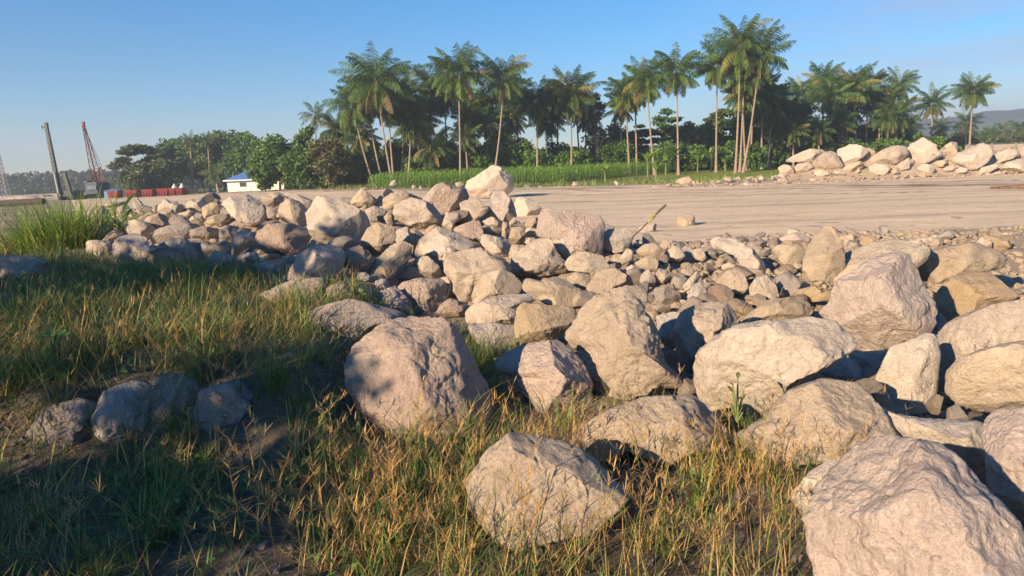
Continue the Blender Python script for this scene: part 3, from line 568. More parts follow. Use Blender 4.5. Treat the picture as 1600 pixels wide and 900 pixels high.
# --- pile beyond the road, right
RK('P', [(250,400),(330,350),(430,300),(520,265),(640,275),(700,320),(620,400),(540,430),(360,420),(260,430)], 'tan', 'the leftmost far boulder', 'broad low boulder at the left end of the pile beyond the road')
RK('P', [(560,450),(620,380),(700,310),(780,295),(840,330),(880,400),(930,480),(880,530),(700,510),(600,500)], 'tan', None, 'second boulder from the left on the pile beyond the road, lower and lumpy')
RK('P', [(885,270),(960,250),(1010,215),(1100,220),(1200,260),(1230,310),(1150,380),(1080,430),(980,450),(920,440),(895,370)], 'pale', 'the round far boulder', 'big round pale boulder with a shaded right side on the far pile')
RK('P', [(1200,260),(1250,250),(1340,300),(1300,360),(1240,400),(1210,360)], 'tan', None, 'rock peeping out right behind the big round pale boulder of the far pile')
RK('P', [(1230,430),(1330,350),(1440,280),(1520,240),(1600,225),(1680,240),(1720,330),(1640,420),(1500,470),(1400,440),(1300,450)], 'tan', 'the sloping far boulder', 'long boulder sloping down to the left in the middle of the far pile')
RK('P', [(945,520),(1000,460),(1130,415),(1190,450),(1160,500),(1050,545),(970,555)], 'ochre', None, 'tilted dark-bottomed slab below the big round pale boulder of the far pile')
RK('P', [(1280,480),(1350,450),(1480,460),(1510,500),(1480,560),(1380,590),(1290,560)], 'pale')
RK('P', [(330,500),(380,450),(500,430),(560,490),(520,540),(420,560),(340,560)], 'tan')
RK('P', [(130,500),(200,460),(300,480),(320,560),(250,610),(180,600)], 'pale')
RK('P', [(1090,550),(1130,500),(1150,540),(1110,570)], 'pale')
RK('P', [(1530,540),(1600,500),(1640,560),(1560,580)], 'tan')
RK('P', [(560,560),(640,530),(760,540),(780,590),(640,610)], 'pale')
RK('P', [(800,560),(900,530),(960,570),(900,610)], 'tan')
RK('Q', [(155,270),(200,210),(320,130),(400,180),(470,220),(470,260),(560,340),(480,380),(400,420),(300,460),(240,480),(200,380)], 'tan', 'the tall far boulder', 'tallest peaked boulder of the far pile, in front of the bright green bush')
RK('Q', [(545,300),(620,220),(680,180),(740,190),(755,320),(730,400),(690,400),(640,350)], 'tan', None, 'upright narrow boulder between the tallest and the large oval far boulders')
RK('Q', [(740,420),(780,330),(900,270),(1040,205),(1100,220),(1160,330),(1110,430),(1030,520),(900,510),(780,480)], 'tan', 'the large oval far boulder', 'large oval boulder of the far pile in front of the concrete wall')
RK('Q', [(1250,420),(1260,330),(1380,260),(1480,280),(1520,350),(1400,400),(1290,440)], 'tan', None, 'wedge-bottomed boulder right of the large oval one on the far pile')
RK('Q', [(1510,330),(1560,240),(1640,190),(1700,250),(1680,400),(1560,380)], 'pale', None, 'pale boulder of the far pile cut by the right edge of the photo')
RK('Q', [(1045,570),(1080,500),(1230,445),(1250,490),(1150,570)], 'pale', None, 'tilted pale slab leaning below the large oval far boulder')
RK('Q', [(270,510),(340,450),(440,460),(470,520),(440,570),(360,560)], 'tan')
RK('Q', [(440,450),(500,415),(600,400),(640,440),(590,490),(500,480)], 'ochre')
RK('Q', [(0,480),(60,430),(150,370),(160,500),(80,530),(0,530)], 'tan', None, 'upright flat-faced rock left below the tallest far boulder')
RK('Q', [(590,520),(640,480),(720,470),(710,530),(640,550)], 'tan')
RK('Q', [(1290,520),(1400,430),(1520,390),(1620,420),(1620,540),(1400,560)], 'pale')
RK('Q', [(740,540),(800,490),(880,510),(860,560),(780,570)], 'pale')
RK('Q', [(550,340),(600,350),(650,400),(600,410),(540,390)], 'grey')
RK('X', [(1055,285),(1062,279),(1075,276),(1085,285),(1075,290)], 'pale', None, 'small pale heap-like rock at the grass edge beyond the road')
RK('X', [(608,290),(612,283),(619,281),(620,290)], 'grey')
px_polys = []; placed = []
def far_surf(x, y): # the pile beyond the road, right
    return hgt(x, y) + (2.0 * smooth((x - 24) / 8) + .5 * smooth((x - 15) / 8) - .2 * smooth((x - 24) / 8)) * np.exp(-((y - 69.5) / 2.6) ** 2)
def pt_in(poly, x, y):
    c = False; n = len(poly)
    for i in range(n):
        x1, y1 = poly[i]; x2, y2 = poly[i - 1]
        if (y1 > y) != (y2 > y) and x < (x2 - x1) * (y - y1) / (y2 - y1) + x1: c = not c
    return c
for k, (z, pts, mat, ref, label, up, D) in enumerate(ROCKS):
    ox, oy, s_ = ZOOM[z]; P = np.array([(ox + a / s_, oy + b / s_) for a, b in pts], float)
    Q = np.roll(P, -1, 0); cr_ = P[:, 0] * Q[:, 1] - Q[:, 0] * P[:, 1]; A = cr_.sum() / 2
    cx = ((P[:, 0] + Q[:, 0]) * cr_).sum() / (6 * A); cy = ((P[:, 1] + Q[:, 1]) * cr_).sum() / (6 * A)
    hp = P[:, 1].max() - P[:, 1].min(); wp = P[:, 0].max() - P[:, 0].min(); A = abs(A)
    far = z in 'PQ' or cy < 292 and cx > 1000
    if up < 0: far = False
    d = ray(cx, cy); ts = np.arange(52 if far else 2.5, 160 if far else 60, .02)
    pp = CAM + d * ts[:, None]; surf = far_surf(pp[:, 0], pp[:, 1]) if far else hgt(pp[:, 0], pp[:, 1])
    need = surf + up * hp * ts / FPX
    hit = np.where(pp[:, 2] <= need)[0]
    if len(hit): t = ts[hit[0]]
    else: t = ts[np.argmin(pp[:, 2] - need)]
    if D: t = D
    c = CAM + d * t; w = -d; u = Rv - (Rv @ w) * w; u /= np.linalg.norm(u); v = np.cross(w, u)
    sc_ = t / FPX / (d @ Fv) * (d @ Fv) ** 0
    uv = np.stack([(P[:, 0] - cx), -(P[:, 1] - cy)], 1) * (t * (d @ Fv)) / FPX
    if (np.sum(uv[:, 0] * np.roll(uv[:, 1], -1) - np.roll(uv[:, 0], -1) * uv[:, 1])) < 0: uv = uv[::-1]
    rad = math.sqrt(A / math.pi) * t / FPX; pxr = math.sqrt(A / math.pi)
    T = min(rad * 1.05, hp * t / FPX * .75 + .25 * rad)
    lv = 6 if pxr > 55 else 5 if pxr > 22 else 4
    V, F, size = outline_rock(uv * (1.09 if pxr < 55 else 1.03), T, 100 + k, lv, 2.3 if label and 'dark bank' in label else 1.0)
    name = 'boulder' if rad > .22 else 'stone'
    o = link(name, np_mesh(name, V, F, M[mat]))
    o.matrix_world = Matrix(((u[0], v[0], w[0], c[0]), (u[1], v[1], w[1], c[1]), (u[2], v[2], w[2], c[2]), (0, 0, 0, 1)))
    o['category'] = name if name == 'boulder' else 'stone'
    px_polys.append((P, t if not (label and 'dark bank' in label) else 99)); placed.append((o, cx, cy, pxr, mat, ref, label, far))
NB = len(placed)
# --- individually lying smaller stones
PROT = []
for k in range(26):
    rs = np.random.RandomState(900 + k); V, F = loose_rock(500 + k, 4, (1, rs.uniform(.55, .95), rs.uniform(.45, .9)), 9)
    PROT.append({m: np_mesh('stone', V, F, M[m]) for m in ('tan', 'pale', 'pink', 'grey', 'ochre')})
rnd = random.Random(5)
def blocked(px, py, t, r=0):
    for P, tp in px_polys:
        if P[:, 0].min() - r < px < P[:, 0].max() + r and P[:, 1].min() - r < py < P[:, 1].max() + r:
            if pt_in(P, px, py) : return True
    return False
def region(n, xr, yr, sizes, cond=None, sep=.85, mats=('tan', 'tan', 'pale', 'pink', 'grey')):
    got = []; tries = 0
    while len(got) < n and tries < n * 60:
        tries += 1; x = rnd.uniform(*xr); y = rnd.uniform(*yr); s = sizes[0] + (sizes[1] - sizes[0]) * rnd.random() ** 2.0
        if cond and not cond(x, y): continue
        sf = float(far_surf(x, y) if y > 60 else hgt(x, y)); px, py, dz = proj((x, y, sf + s * .3))
        if not (-20 < px < 1620 and py < 900) or blocked(px, py, dz): continue
        if any(math.hypot(x - a, y - b) < (s + q) * sep for a, b, q in got): continue
        got.append((x, y, s)); m = rnd.choice(mats)
        o = link('stone', rnd.choice(PROT)[m]); o.location = (x, y, sf + s * rnd.uniform(.1, .4))
        o.rotation_euler = (rnd.uniform(-.5, .5), rnd.uniform(-.5, .5), rnd.uniform(0, 6.28)); f = s * rnd.uniform(.8, 1.2); o.scale = (s, f, s * rnd.uniform(.8, 1.15))
        o['category'] = 'stone'; placed.append((o, px, py, s * FPX / dz, m, None, None, y > 60))
near = lambda x, y: y < road_near(x) + .2
region(85, (1.2, 6.5), (8.5, 16.5), (.11, .27), lambda x, y: near(x, y) and x > 1.0 + (16 - y) * .05, .9)
region(30, (2.5, 13.5), (12.0, 17.5), (.10, .22), near, .9)
region(30, (-13, 1.0), (9.5, 26), (.12, .32), lambda x, y: float(ridge(x, y)) > .12, .9)
region(26, (.9, 5.5), (4.8, 9.5), (.12, .26), lambda x, y: near(x, y) and x > .9, .9)
region(26, (15, 27), (67.5, 72), (.2, .55), None, .85)
region(22, (20, 52), (64, 70), (.25, .6), lambda x, y: float(far_surf(x, y) - hgt(x, y)) < 1.9, .8)
region(16, (-30, 22), (74, 112), (.25, .7), lambda x, y: 0 < y - float(road_far(np.array(x))) < 4, .8)
# --- labels that single each stone out
COLW = {'tan': 'tan', 'pale': 'cream', 'pink': 'pinkish', 'grey': 'grey', 'ochre': 'yellowish brown', 'mud': 'muddy'}
ORD = ['', 'second ', 'third ', 'fourth ', 'fifth ', 'sixth ', 'seventh ', 'eighth ', 'ninth ', 'tenth ', 'eleventh ', 'twelfth ', 'thirteenth ', 'fourteenth ', 'fifteenth ', 'sixteenth ', 'seventeenth ', 'eighteenth ', 'nineteenth ', 'twentieth ']
refs = [p for p in placed if p[5]]; buckets = {}
for p in placed:
    o, cx, cy, pr, mat, ref, label, far = p
    if label: o['label'] = label; o['group'] = 'boulders of the far pile' if far else 'boulders of the near pile'; continue
    if ref: o['label'] = f"{COLW[mat]} rock: {ref}"
    b = min((r for r in refs if r is not p and r[7] == far), key=lambda r: math.hypot(r[1] - cx, (r[2] - cy) * 1.3) - r[3])
    dx, dy = cx - b[1], cy - b[2]
    w = ('right of' if dx > 0 else 'left of') if abs(dx) > abs(dy) * 1.2 else ('above' if dy < 0 else 'below')
    buckets.setdefault((b[5], w, COLW[mat]), []).append((math.hypot(dx, dy), pr, o))
    o['group'] = 'stones beyond the road' if far else 'loose stones of the near rubble'
for (ref, w, cw), L in buckets.items():
    L.sort(key=lambda e: e[0])
    for i, (dd, pr, o) in enumerate(L):
        where = f"{ORD[i]}closest {cw} stone {w} {ref}"
        sz = 'small ' if pr < 8 else 'medium-sized '
        o['label'] = (sz + where) if i == 0 else where
        o['label'] = o['label'].replace('closest', 'nearest')
# --- rubble: the uncountable gravel and chips between the boulders
def pebbles(spots, seed):
    rs = np.random.RandomState(seed); V0, F0 = ico(2); var = []
    for k in range(10):
        P = facets(V0.copy(), rs, 9, .5, .85) * [1, rs.uniform(.6, 1), rs.uniform(.4, .8)]; var.append(P)
    VV, FF = [], []; off = 0
    for (x, y, z, s) in spots:
        P = var[rs.randint(10)] * s; a, b, c = rs.uniform(0, 6.28), rs.uniform(-.6, .6), rs.uniform(-.6, .6)
        Rm = np.array(Matrix.Rotation(a, 3, 'Z') @ Matrix.Rotation(b, 3, 'X') @ Matrix.Rotation(c, 3, 'Y'))
        VV.append(P @ Rm.T + (x, y, z)); FF.append(F0 + off); off += len(P)
    return np.concatenate(VV), np.concatenate(FF)
rs = np.random.RandomState(3)
def sow(n, xr, yr, smin, smax, cond, surf=hgt):
    x = rs.uniform(*xr, n); y = rs.uniform(*yr, n); m = cond(x, y); x, y = x[m], y[m]
    s = smin + (smax - smin) * rs.random_sample(len(x)) ** 3; z = surf(x, y) + s * .15
    return list(zip(x, y, z, s))
spots = sow(5200, (.8, 9), (8.3, 18.5), .025, .12, lambda x, y: (y < road_near(x) + .6 * rs.random_sample(len(x))) & (x > .9 + .0 * y), ground_z)
spots += sow(3000, (3, 15), (13.5, 19.5), .02, .085, lambda x, y: (y < road_near(x) + 1.2 * rs.random_sample(len(x)) ** 2))
spots += sow(4600, (-16, 3), (9, 28), .03, .17, lambda x, y: (ridge(x, y) > .06), ground_z)
spots += sow(3000, (.8, 10), (4.6, 10), .02, .12, lambda x, y: (x > .9 + 0 * y), ground_z)
spots += sow(700, (-8, 16), (17, 30), .015, .05, lambda x, y: (y > road_near(x)) & (rs.random_sample(len(x)) < np.exp(-(y - road_near(x)) / 3)))
spots += sow(900, (-10, 45), (18, 70), .015, .06, lambda x, y: (y > road_near(x)))
spots += sow(1500, (13, 60), (61, 73), .06, .28, lambda x, y: (np.abs(y - 66) < 5), far_surf)
spots += sow(2500, (-60, 24), (70, 150), .06, .30, lambda x, y: (np.abs(y - road_far(x) - 1.5) < 1.6 + .9 * np.sin(x * .4)))
V, F = pebbles(spots, 9)
me = np_mesh('rubble', V, F, M['pale'], smooth_=False)
rb = tag(link('rubble', me), 'pale gravel and stone chips filling the gaps between the boulders and along the road', kind='stuff')
spots = sow(5200, (-7, 2.5), (3.0, 8.5), .006, .045, lambda x, y: (x < .9) | (y < 4.6)); V, F = pebbles(spots, 10)
tag(link('soil_clods', np_mesh('soil_clods', V, F, M['mud'], smooth_=False)), 'dark crumbs and clods of soil on the bank in the foreground', kind='stuff')
# berm under the far pile
bx = np.linspace(14, 75, 160); by = np.linspace(63, 77, 50); BX, BY = np.meshgrid(bx, by)
BZ = far_surf(BX, BY) - .12 + .18 * fbm(P3(BX * .8, BY * .8), 4, 2) * smooth((far_surf(BX, BY) - hgt(BX, BY)) / .6); BZ -= .3 * (1 - smooth((far_surf(BX, BY) - hgt(BX, BY)) / .1))
ii = (np.arange(49)[:, None] * 160 + np.arange(159)[None, :]).ravel()
bm_ = link('dirt_mound', np_mesh('dirt_mound', np.stack([BX, BY, BZ], -1), np.stack([ii, ii + 1, ii + 161, ii + 160], 1), M['ground'], np.zeros((160 * 50, 3))))
bm_['kind'] = 'structure'

# ------------------------------------------------------------------ trees
def tube(pts, rad, seg=8):
    pts = np.asarray(pts, float); rad = np.asarray(rad, float); n = len(pts)
    t = np.gradient(pts, axis=0); t /= np.linalg.norm(t, axis=1)[:, None]
    a = np.cross(t, [0.31, .95, .05]); a /= np.linalg.norm(a, axis=1)[:, None]; b = np.cross(t, a)
    th = np.linspace(0, 2 * math.pi, seg, endpoint=False)
    V = pts[:, None] + rad[:, None, None] * (np.cos(th)[None, :, None] * a[:, None] + np.sin(th)[None, :, None] * b[:, None])
    i = np.arange(n - 1)[:, None] * seg; j = np.arange(seg)[None, :]; k = (j + 1) % seg
    F = np.stack([i + j, i + k, i + seg + k, i + seg + j], -1).reshape(-1, 4)
    return V.reshape(-1, 3), F
def merge(parts):
    V, F, off = [], [], 0
    for v, f in parts: V.append(v); F.append(f + off); off += len(v)
    return np.concatenate(V), np.concatenate(F)
def palm_crown(rs, L, top, n=26, lit=1.0, dead=2, per=20):
    VV, CC = [], []
    for k in range(n):
        f = k / (n - 1); az = k * 2.39996 + rs.uniform(-.25, .25); el0 = R(84 - 142 * f + rs.uniform(-12, 12)); Lk = L * rs.uniform(.85, 1.08) * (0.8 + .2 * math.sin(math.pi * min(f + .25, 1)))
        droop = R(38 + 55 * rs.random_sample()) ; m = 14; s = np.linspace(0, 1, m)
        el = el0 - droop * s ** 1.5; isdead = k >= n - dead
        if isdead: el = R(-25) - R(60) * s
        st = Lk / (m - 1); h = np.concatenate([[0], np.cumsum(np.cos((el[1:] + el[:-1]) / 2) * st)]); zz = np.concatenate([[0], np.cumsum(np.sin((el[1:] + el[:-1]) / 2) * st)])
        ax = np.array([math.sin(az), math.cos(az), 0]); side = np.array([math.cos(az), -math.sin(az), 0])
        ctr = h[:, None] * ax + zz[:, None] * [0, 0, 1]
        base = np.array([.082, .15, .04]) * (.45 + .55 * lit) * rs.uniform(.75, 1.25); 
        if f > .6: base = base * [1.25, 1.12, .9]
        if rs.random_sample() < .06: base = np.array([.26, .24, .07])
        if isdead: base = np.array([.19, .12, .055])
        for sd in (-1, 1):                      # rachis ribbon
            a, b = ctr[:-1], ctr[1:]; w = .05 * (1 - s[:-1, None] * .7)
            VV.append(np.stack([a, a + side * sd * w, b + side * sd * w, b], 1)); CC.append(np.tile(np.array([.24, .24, .08]), (m - 1, 4, 1)))
        q = np.linspace(.12, .99, per); tw = rs.uniform(-.3, .3)
        C0 = np.stack([np.interp(q, s, ctr[:, i]) for i in range(3)], 1); el_q = np.interp(q, s, el)
        tan = np.cos(el_q)[:, None] * ax + np.sin(el_q)[:, None] * [0, 0, 1]; nrm = -np.sin(el_q)[:, None] * ax + np.cos(el_q)[:, None] * [0, 0, 1]
        ll = Lk * .26 * np.sin(np.pi * np.clip(q * .85 + .12, 0, 1)) ** .7
        for sd in (-1, 1):
            dn = rs.uniform(.4, 1.5, per)[:, None] + (.6 if isdead else 0)
            d = side * sd * .85 + tan * .55 - nrm * dn + nrm * tw * sd + rs.normal(0, .09, (per, 3)); d /= np.linalg.norm(d, axis=1)[:, None]
            tip = C0 + d * ll[:, None] + [0, 0, -.12] * ll[:, None]; wd = tan * (.038 + .015 * L / 4)
            mid_ = C0 + d * ll[:, None] * .5
            VV.append(np.stack([C0 - wd * .5, C0 + wd * .5, mid_ + wd * .8, mid_ - wd * .8], 1)); VV.append(np.stack([mid_ - wd * .8, mid_ + wd * .8, tip + wd * .12, tip - wd * .12], 1))
            cc = base * rs.uniform(.75, 1.25, (per, 1)); CC.append(np.repeat(cc[:, None], 4, 1)); CC.append(np.repeat(cc[:, None], 4, 1))
    V = np.concatenate([v.reshape(-1, 3) for v in VV]) + top; C = np.concatenate([c.reshape(-1, 3) for c in CC])
    return V, np.arange(len(V)).reshape(-1, 4), C
def gz(x, y): return float(hgt(np.array(x), np.array(y)))
def palm(bx_, cx, cy, r, D, label, seed, lit=1.0, dead=2, bend=0):
    rs = np.random.RandomState(seed); d0 = ray(bx_, 262); bxw = d0[0] / d0[1] * D; bz = gz(bxw, D)
    top = at(cx, cy, D + rs.uniform(-2, 2)); base = np.array([bxw, D, bz - .1]); L = r / FPX * D * 1.2
    root = empty('palm_tree', base); loc = top - base
    t = np.linspace(0, 1, 14)[:, None]; mid = loc * .5 + np.array([bend if bend else (loc[0]) * .22, 0, 0])
    pts = (1 - t) ** 2 * 0 + 2 * t * (1 - t) * mid * np.array([1, 1, 1]) + t * t * loc
    H = loc[2]; rad = .085 + .10 * (1 - t[:, 0]) ** 1.2 + .12 * np.exp(-t[:, 0] * 14); rad *= D / 115
    V, F = tube(pts, rad, 8); link('trunk', np_mesh('trunk', V, F, M['bark']), root)
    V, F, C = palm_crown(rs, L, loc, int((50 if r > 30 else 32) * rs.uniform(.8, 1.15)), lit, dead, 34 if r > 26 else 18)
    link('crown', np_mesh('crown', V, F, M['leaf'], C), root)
    if r > 36:
        ps = []
        for k in range(9):
            v, f = ico(1); a = rs.uniform(0, 6.28); ps.append((v * .17 + loc + [math.cos(a) * .35, math.sin(a) * .35, -.35 + rs.uniform(-.2, .15)], f))
        V, F = merge(ps); tag(link('coconut_cluster', np_mesh('coconut_cluster', V, F, M['coco']), root))
    return tag(root, label, 'palm tree', 'coconut palms beyond the road')
M['coco'] = plain('coconut_husk', (.22, .20, .06), .7)
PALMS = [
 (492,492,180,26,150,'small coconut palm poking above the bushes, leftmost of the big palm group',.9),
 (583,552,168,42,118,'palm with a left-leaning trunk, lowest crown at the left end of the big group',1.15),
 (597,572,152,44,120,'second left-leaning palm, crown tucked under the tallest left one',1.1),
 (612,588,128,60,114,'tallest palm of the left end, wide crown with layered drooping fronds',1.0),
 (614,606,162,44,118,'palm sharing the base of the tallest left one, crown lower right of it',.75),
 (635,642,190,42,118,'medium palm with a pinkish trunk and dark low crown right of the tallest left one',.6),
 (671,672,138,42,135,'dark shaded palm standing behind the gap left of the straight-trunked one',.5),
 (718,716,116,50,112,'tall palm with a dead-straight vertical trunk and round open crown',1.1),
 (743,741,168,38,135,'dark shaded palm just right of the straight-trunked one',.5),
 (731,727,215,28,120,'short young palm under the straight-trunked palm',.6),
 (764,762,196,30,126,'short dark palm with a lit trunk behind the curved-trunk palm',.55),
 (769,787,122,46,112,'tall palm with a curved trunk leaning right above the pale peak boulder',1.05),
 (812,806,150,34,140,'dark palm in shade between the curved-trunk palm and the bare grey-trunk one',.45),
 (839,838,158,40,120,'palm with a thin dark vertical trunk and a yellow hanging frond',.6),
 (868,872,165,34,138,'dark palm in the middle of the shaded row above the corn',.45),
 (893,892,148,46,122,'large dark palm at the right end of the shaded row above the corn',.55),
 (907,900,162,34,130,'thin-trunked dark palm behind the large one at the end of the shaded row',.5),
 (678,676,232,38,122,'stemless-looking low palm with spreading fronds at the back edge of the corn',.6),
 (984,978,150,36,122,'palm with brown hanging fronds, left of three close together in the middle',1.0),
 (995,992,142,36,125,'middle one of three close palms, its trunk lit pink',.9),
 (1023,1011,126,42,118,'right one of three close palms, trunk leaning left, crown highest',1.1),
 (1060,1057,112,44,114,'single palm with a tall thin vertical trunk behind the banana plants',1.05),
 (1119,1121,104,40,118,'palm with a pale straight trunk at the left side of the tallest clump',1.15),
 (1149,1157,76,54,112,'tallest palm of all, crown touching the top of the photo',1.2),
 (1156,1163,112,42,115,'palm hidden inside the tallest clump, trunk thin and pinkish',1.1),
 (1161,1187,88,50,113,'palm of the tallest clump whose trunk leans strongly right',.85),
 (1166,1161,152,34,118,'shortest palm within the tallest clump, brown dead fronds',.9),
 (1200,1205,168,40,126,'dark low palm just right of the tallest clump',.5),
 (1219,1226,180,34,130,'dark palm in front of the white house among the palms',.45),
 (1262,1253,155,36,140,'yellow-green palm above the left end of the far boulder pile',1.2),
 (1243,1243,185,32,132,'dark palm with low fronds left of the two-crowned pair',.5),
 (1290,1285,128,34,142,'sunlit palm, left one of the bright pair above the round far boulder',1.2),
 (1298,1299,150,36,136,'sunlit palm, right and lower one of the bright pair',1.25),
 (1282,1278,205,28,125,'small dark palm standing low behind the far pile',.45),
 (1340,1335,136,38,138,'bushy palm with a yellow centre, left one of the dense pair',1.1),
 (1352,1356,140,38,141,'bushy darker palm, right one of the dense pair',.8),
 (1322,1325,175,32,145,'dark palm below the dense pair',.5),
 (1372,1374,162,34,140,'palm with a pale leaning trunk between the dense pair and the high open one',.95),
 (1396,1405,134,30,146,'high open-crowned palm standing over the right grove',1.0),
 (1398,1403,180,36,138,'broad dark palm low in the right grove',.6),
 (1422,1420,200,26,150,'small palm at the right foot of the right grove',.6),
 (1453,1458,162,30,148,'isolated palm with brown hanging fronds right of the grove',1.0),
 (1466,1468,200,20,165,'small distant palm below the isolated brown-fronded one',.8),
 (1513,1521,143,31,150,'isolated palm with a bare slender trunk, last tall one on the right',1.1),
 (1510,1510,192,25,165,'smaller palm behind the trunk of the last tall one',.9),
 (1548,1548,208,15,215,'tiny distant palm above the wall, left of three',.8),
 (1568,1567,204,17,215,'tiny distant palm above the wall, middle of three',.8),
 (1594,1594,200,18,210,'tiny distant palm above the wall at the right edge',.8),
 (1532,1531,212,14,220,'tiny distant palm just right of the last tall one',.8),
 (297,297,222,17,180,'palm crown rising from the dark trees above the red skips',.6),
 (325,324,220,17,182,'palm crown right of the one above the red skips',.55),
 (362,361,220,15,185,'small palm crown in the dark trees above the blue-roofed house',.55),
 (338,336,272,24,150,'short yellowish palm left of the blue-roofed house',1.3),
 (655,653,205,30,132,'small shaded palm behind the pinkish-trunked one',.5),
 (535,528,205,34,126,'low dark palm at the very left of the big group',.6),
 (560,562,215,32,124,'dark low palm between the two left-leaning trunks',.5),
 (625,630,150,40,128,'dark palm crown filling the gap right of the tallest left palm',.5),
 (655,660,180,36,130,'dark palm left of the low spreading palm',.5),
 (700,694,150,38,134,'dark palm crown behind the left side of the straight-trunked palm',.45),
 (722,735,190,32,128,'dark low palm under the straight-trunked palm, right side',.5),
 (752,770,165,38,132,'dark palm crown behind the curved trunk',.5),
 (790,800,185,32,130,'low dark palm right under the curved-trunk palm',.5),
 (850,856,190,32,128,'low dark palm right of the yellow hanging frond',.5),
 (915,915,185,28,132,'low dark palm beside the white-trunked tree',.5),
 (972,970,170,30,128,'small dim palm left of the three close palms',.7),
 (1172,1178,140,38,122,'dark palm crown in the lower right of the tallest clump',.5),
 (1190,1192,150,36,124,'dark palm hanging over the right side of the tallest clump',.45),
 (1240,1240,205,30,126,'dark low palm just right of the white house',.4),
 (1310,1312,190,30,134,'dark low palm under the bright pair of palms',.5),
 (1385,1388,185,30,136,'olive low palm in the middle of the right grove',.7),
]
for i, (bx_, cx, cy, r, D, lab, lit) in enumerate(PALMS): palm(bx_, cx, cy, r, D, lab, 40 + i, lit, 4 if 'brown' in lab or 'tallest' in lab else 2)

def tree(cx, ty, by_, w, D, label, seed, col=(.07, .11, .03), style='round', name='broadleaf_tree', cat='tree', group='broadleaf trees and bushes beyond the road', dens=1.0, brown=0.0, trunk_c='bark_dark', pos=None):
    rs = np.random.RandomState(seed)
    if pos is None:
        d0 = ray(cx, by_); xw = d0[0] / d0[1] * D; base = np.array([xw, D, gz(xw, D) - .1]); topz = at(cx, ty, D)[2]; H = topz - base[2]; W = w / FPX * D
    else: base, H, W = np.array(pos[:3], float), pos[3], pos[4]
    root = empty(name, base); low = .12 if style == 'bush' else .30 if style != 'tall' else .5
    nc = int((26 if style != 'tall' else 14) * (1 if W > 3 else .6)); cl = []
    for k in range(nc):
        for _ in range(20):
            p = rs.uniform(-1, 1, 3)
            if np.linalg.norm(p) < 1: break
        f = low + (1 - low) * (p[2] * .5 + .5); wd = 1.0 if style != 'layer' else (1.15 - .55 * abs(p[2]))
        cl.append((p[0] * W * .48 * wd, p[1] * W * .45 * wd, f * H * .93, rs.uniform(.14, .26) * W))
    cl.append((0, 0, H * .93, .14 * W)); VV, CC = [], []; leaf = max(.13, .0021 * D) if pos is None else .11
    for (x, y, z, r) in cl:
        n = int(min(420, 95 * (r / leaf / 3) ** 1.6 + 40) * dens); v = rs.normal(size=(n, 3)); v /= np.linalg.norm(v, axis=1)[:, None]
        rr = r * rs.uniform(.35, 1.05, (n, 1)) * (1 + .3 * vnoise(v * 2.5 + x, seed % 50))[:, None]; p = v * rr
        if style == 'layer': p[:, 2] *= .28
        else: p[:, 2] *= .8
        p += (x, y, z); u = rs.normal(size=(n, 3)); u[:, 2] *= .6; u /= np.linalg.norm(u, axis=1)[:, None]; q = np.cross(u, rs.normal(size=(n, 3))); q /= np.linalg.norm(q, axis=1)[:, None]
        s = leaf * rs.uniform(.6, 1.5, (n, 1)); VV.append(np.stack([p - u * s, p + q * s * .55, p + u * s, p - q * s * .55], 1))
        c = np.array(col) * rs.uniform(.7, 1.35) * rs.uniform(.7, 1.35, (n, 1)) * np.array([1, 1, 1])
        if brown: c[rs.random_sample(n) < brown] = (.17, .11, .05)
        CC.append(np.repeat(c[:, None], 4, 1))
    V = np.concatenate(VV).reshape(-1, 3); V[:, 2] = np.maximum(V[:, 2], .05)
    link('crown', np_mesh('crown', V, np.arange(len(V)).reshape(-1, 4), M['leaf'], np.concatenate(CC).reshape(-1, 3)), root)
    ps = []; tr = max(.06, H * .018); th = H * (low + .35)
    t = np.linspace(0, 1, 7)[:, None]; bend = rs.uniform(-.06, .06, 2) * H
    ps.append(tube(np.concatenate([t * bend[0] * t, t * bend[1] * t, t * th], 1), tr * (1.3 - .9 * t[:, 0]), 7))
    for k in range(min(8, len(cl))):
        x, y, z, r = cl[k]; s0 = rs.uniform(.25, .9); a = np.array([s0 * s0 * bend[0], s0 * s0 * bend[1], s0 * th]); b = np.array([x, y, z]); mdl = (a + b) / 2 + [0, 0, -.04 * H]
        ps.append(tube((1 - t) ** 2 * a + 2 * t * (1 - t) * mdl + t * t * b, tr * .5 * (1.1 - .9 * t[:, 0]), 5))
    V, F = merge(ps); link('trunk', np_mesh('trunk', V, F, M[trunk_c]), root)
    return tag(root, label, cat, group)
DK, MD, BR, OL = (.085, .15, .042), (.09, .165, .036), (.11, .20, .035), (.09, .12, .04)
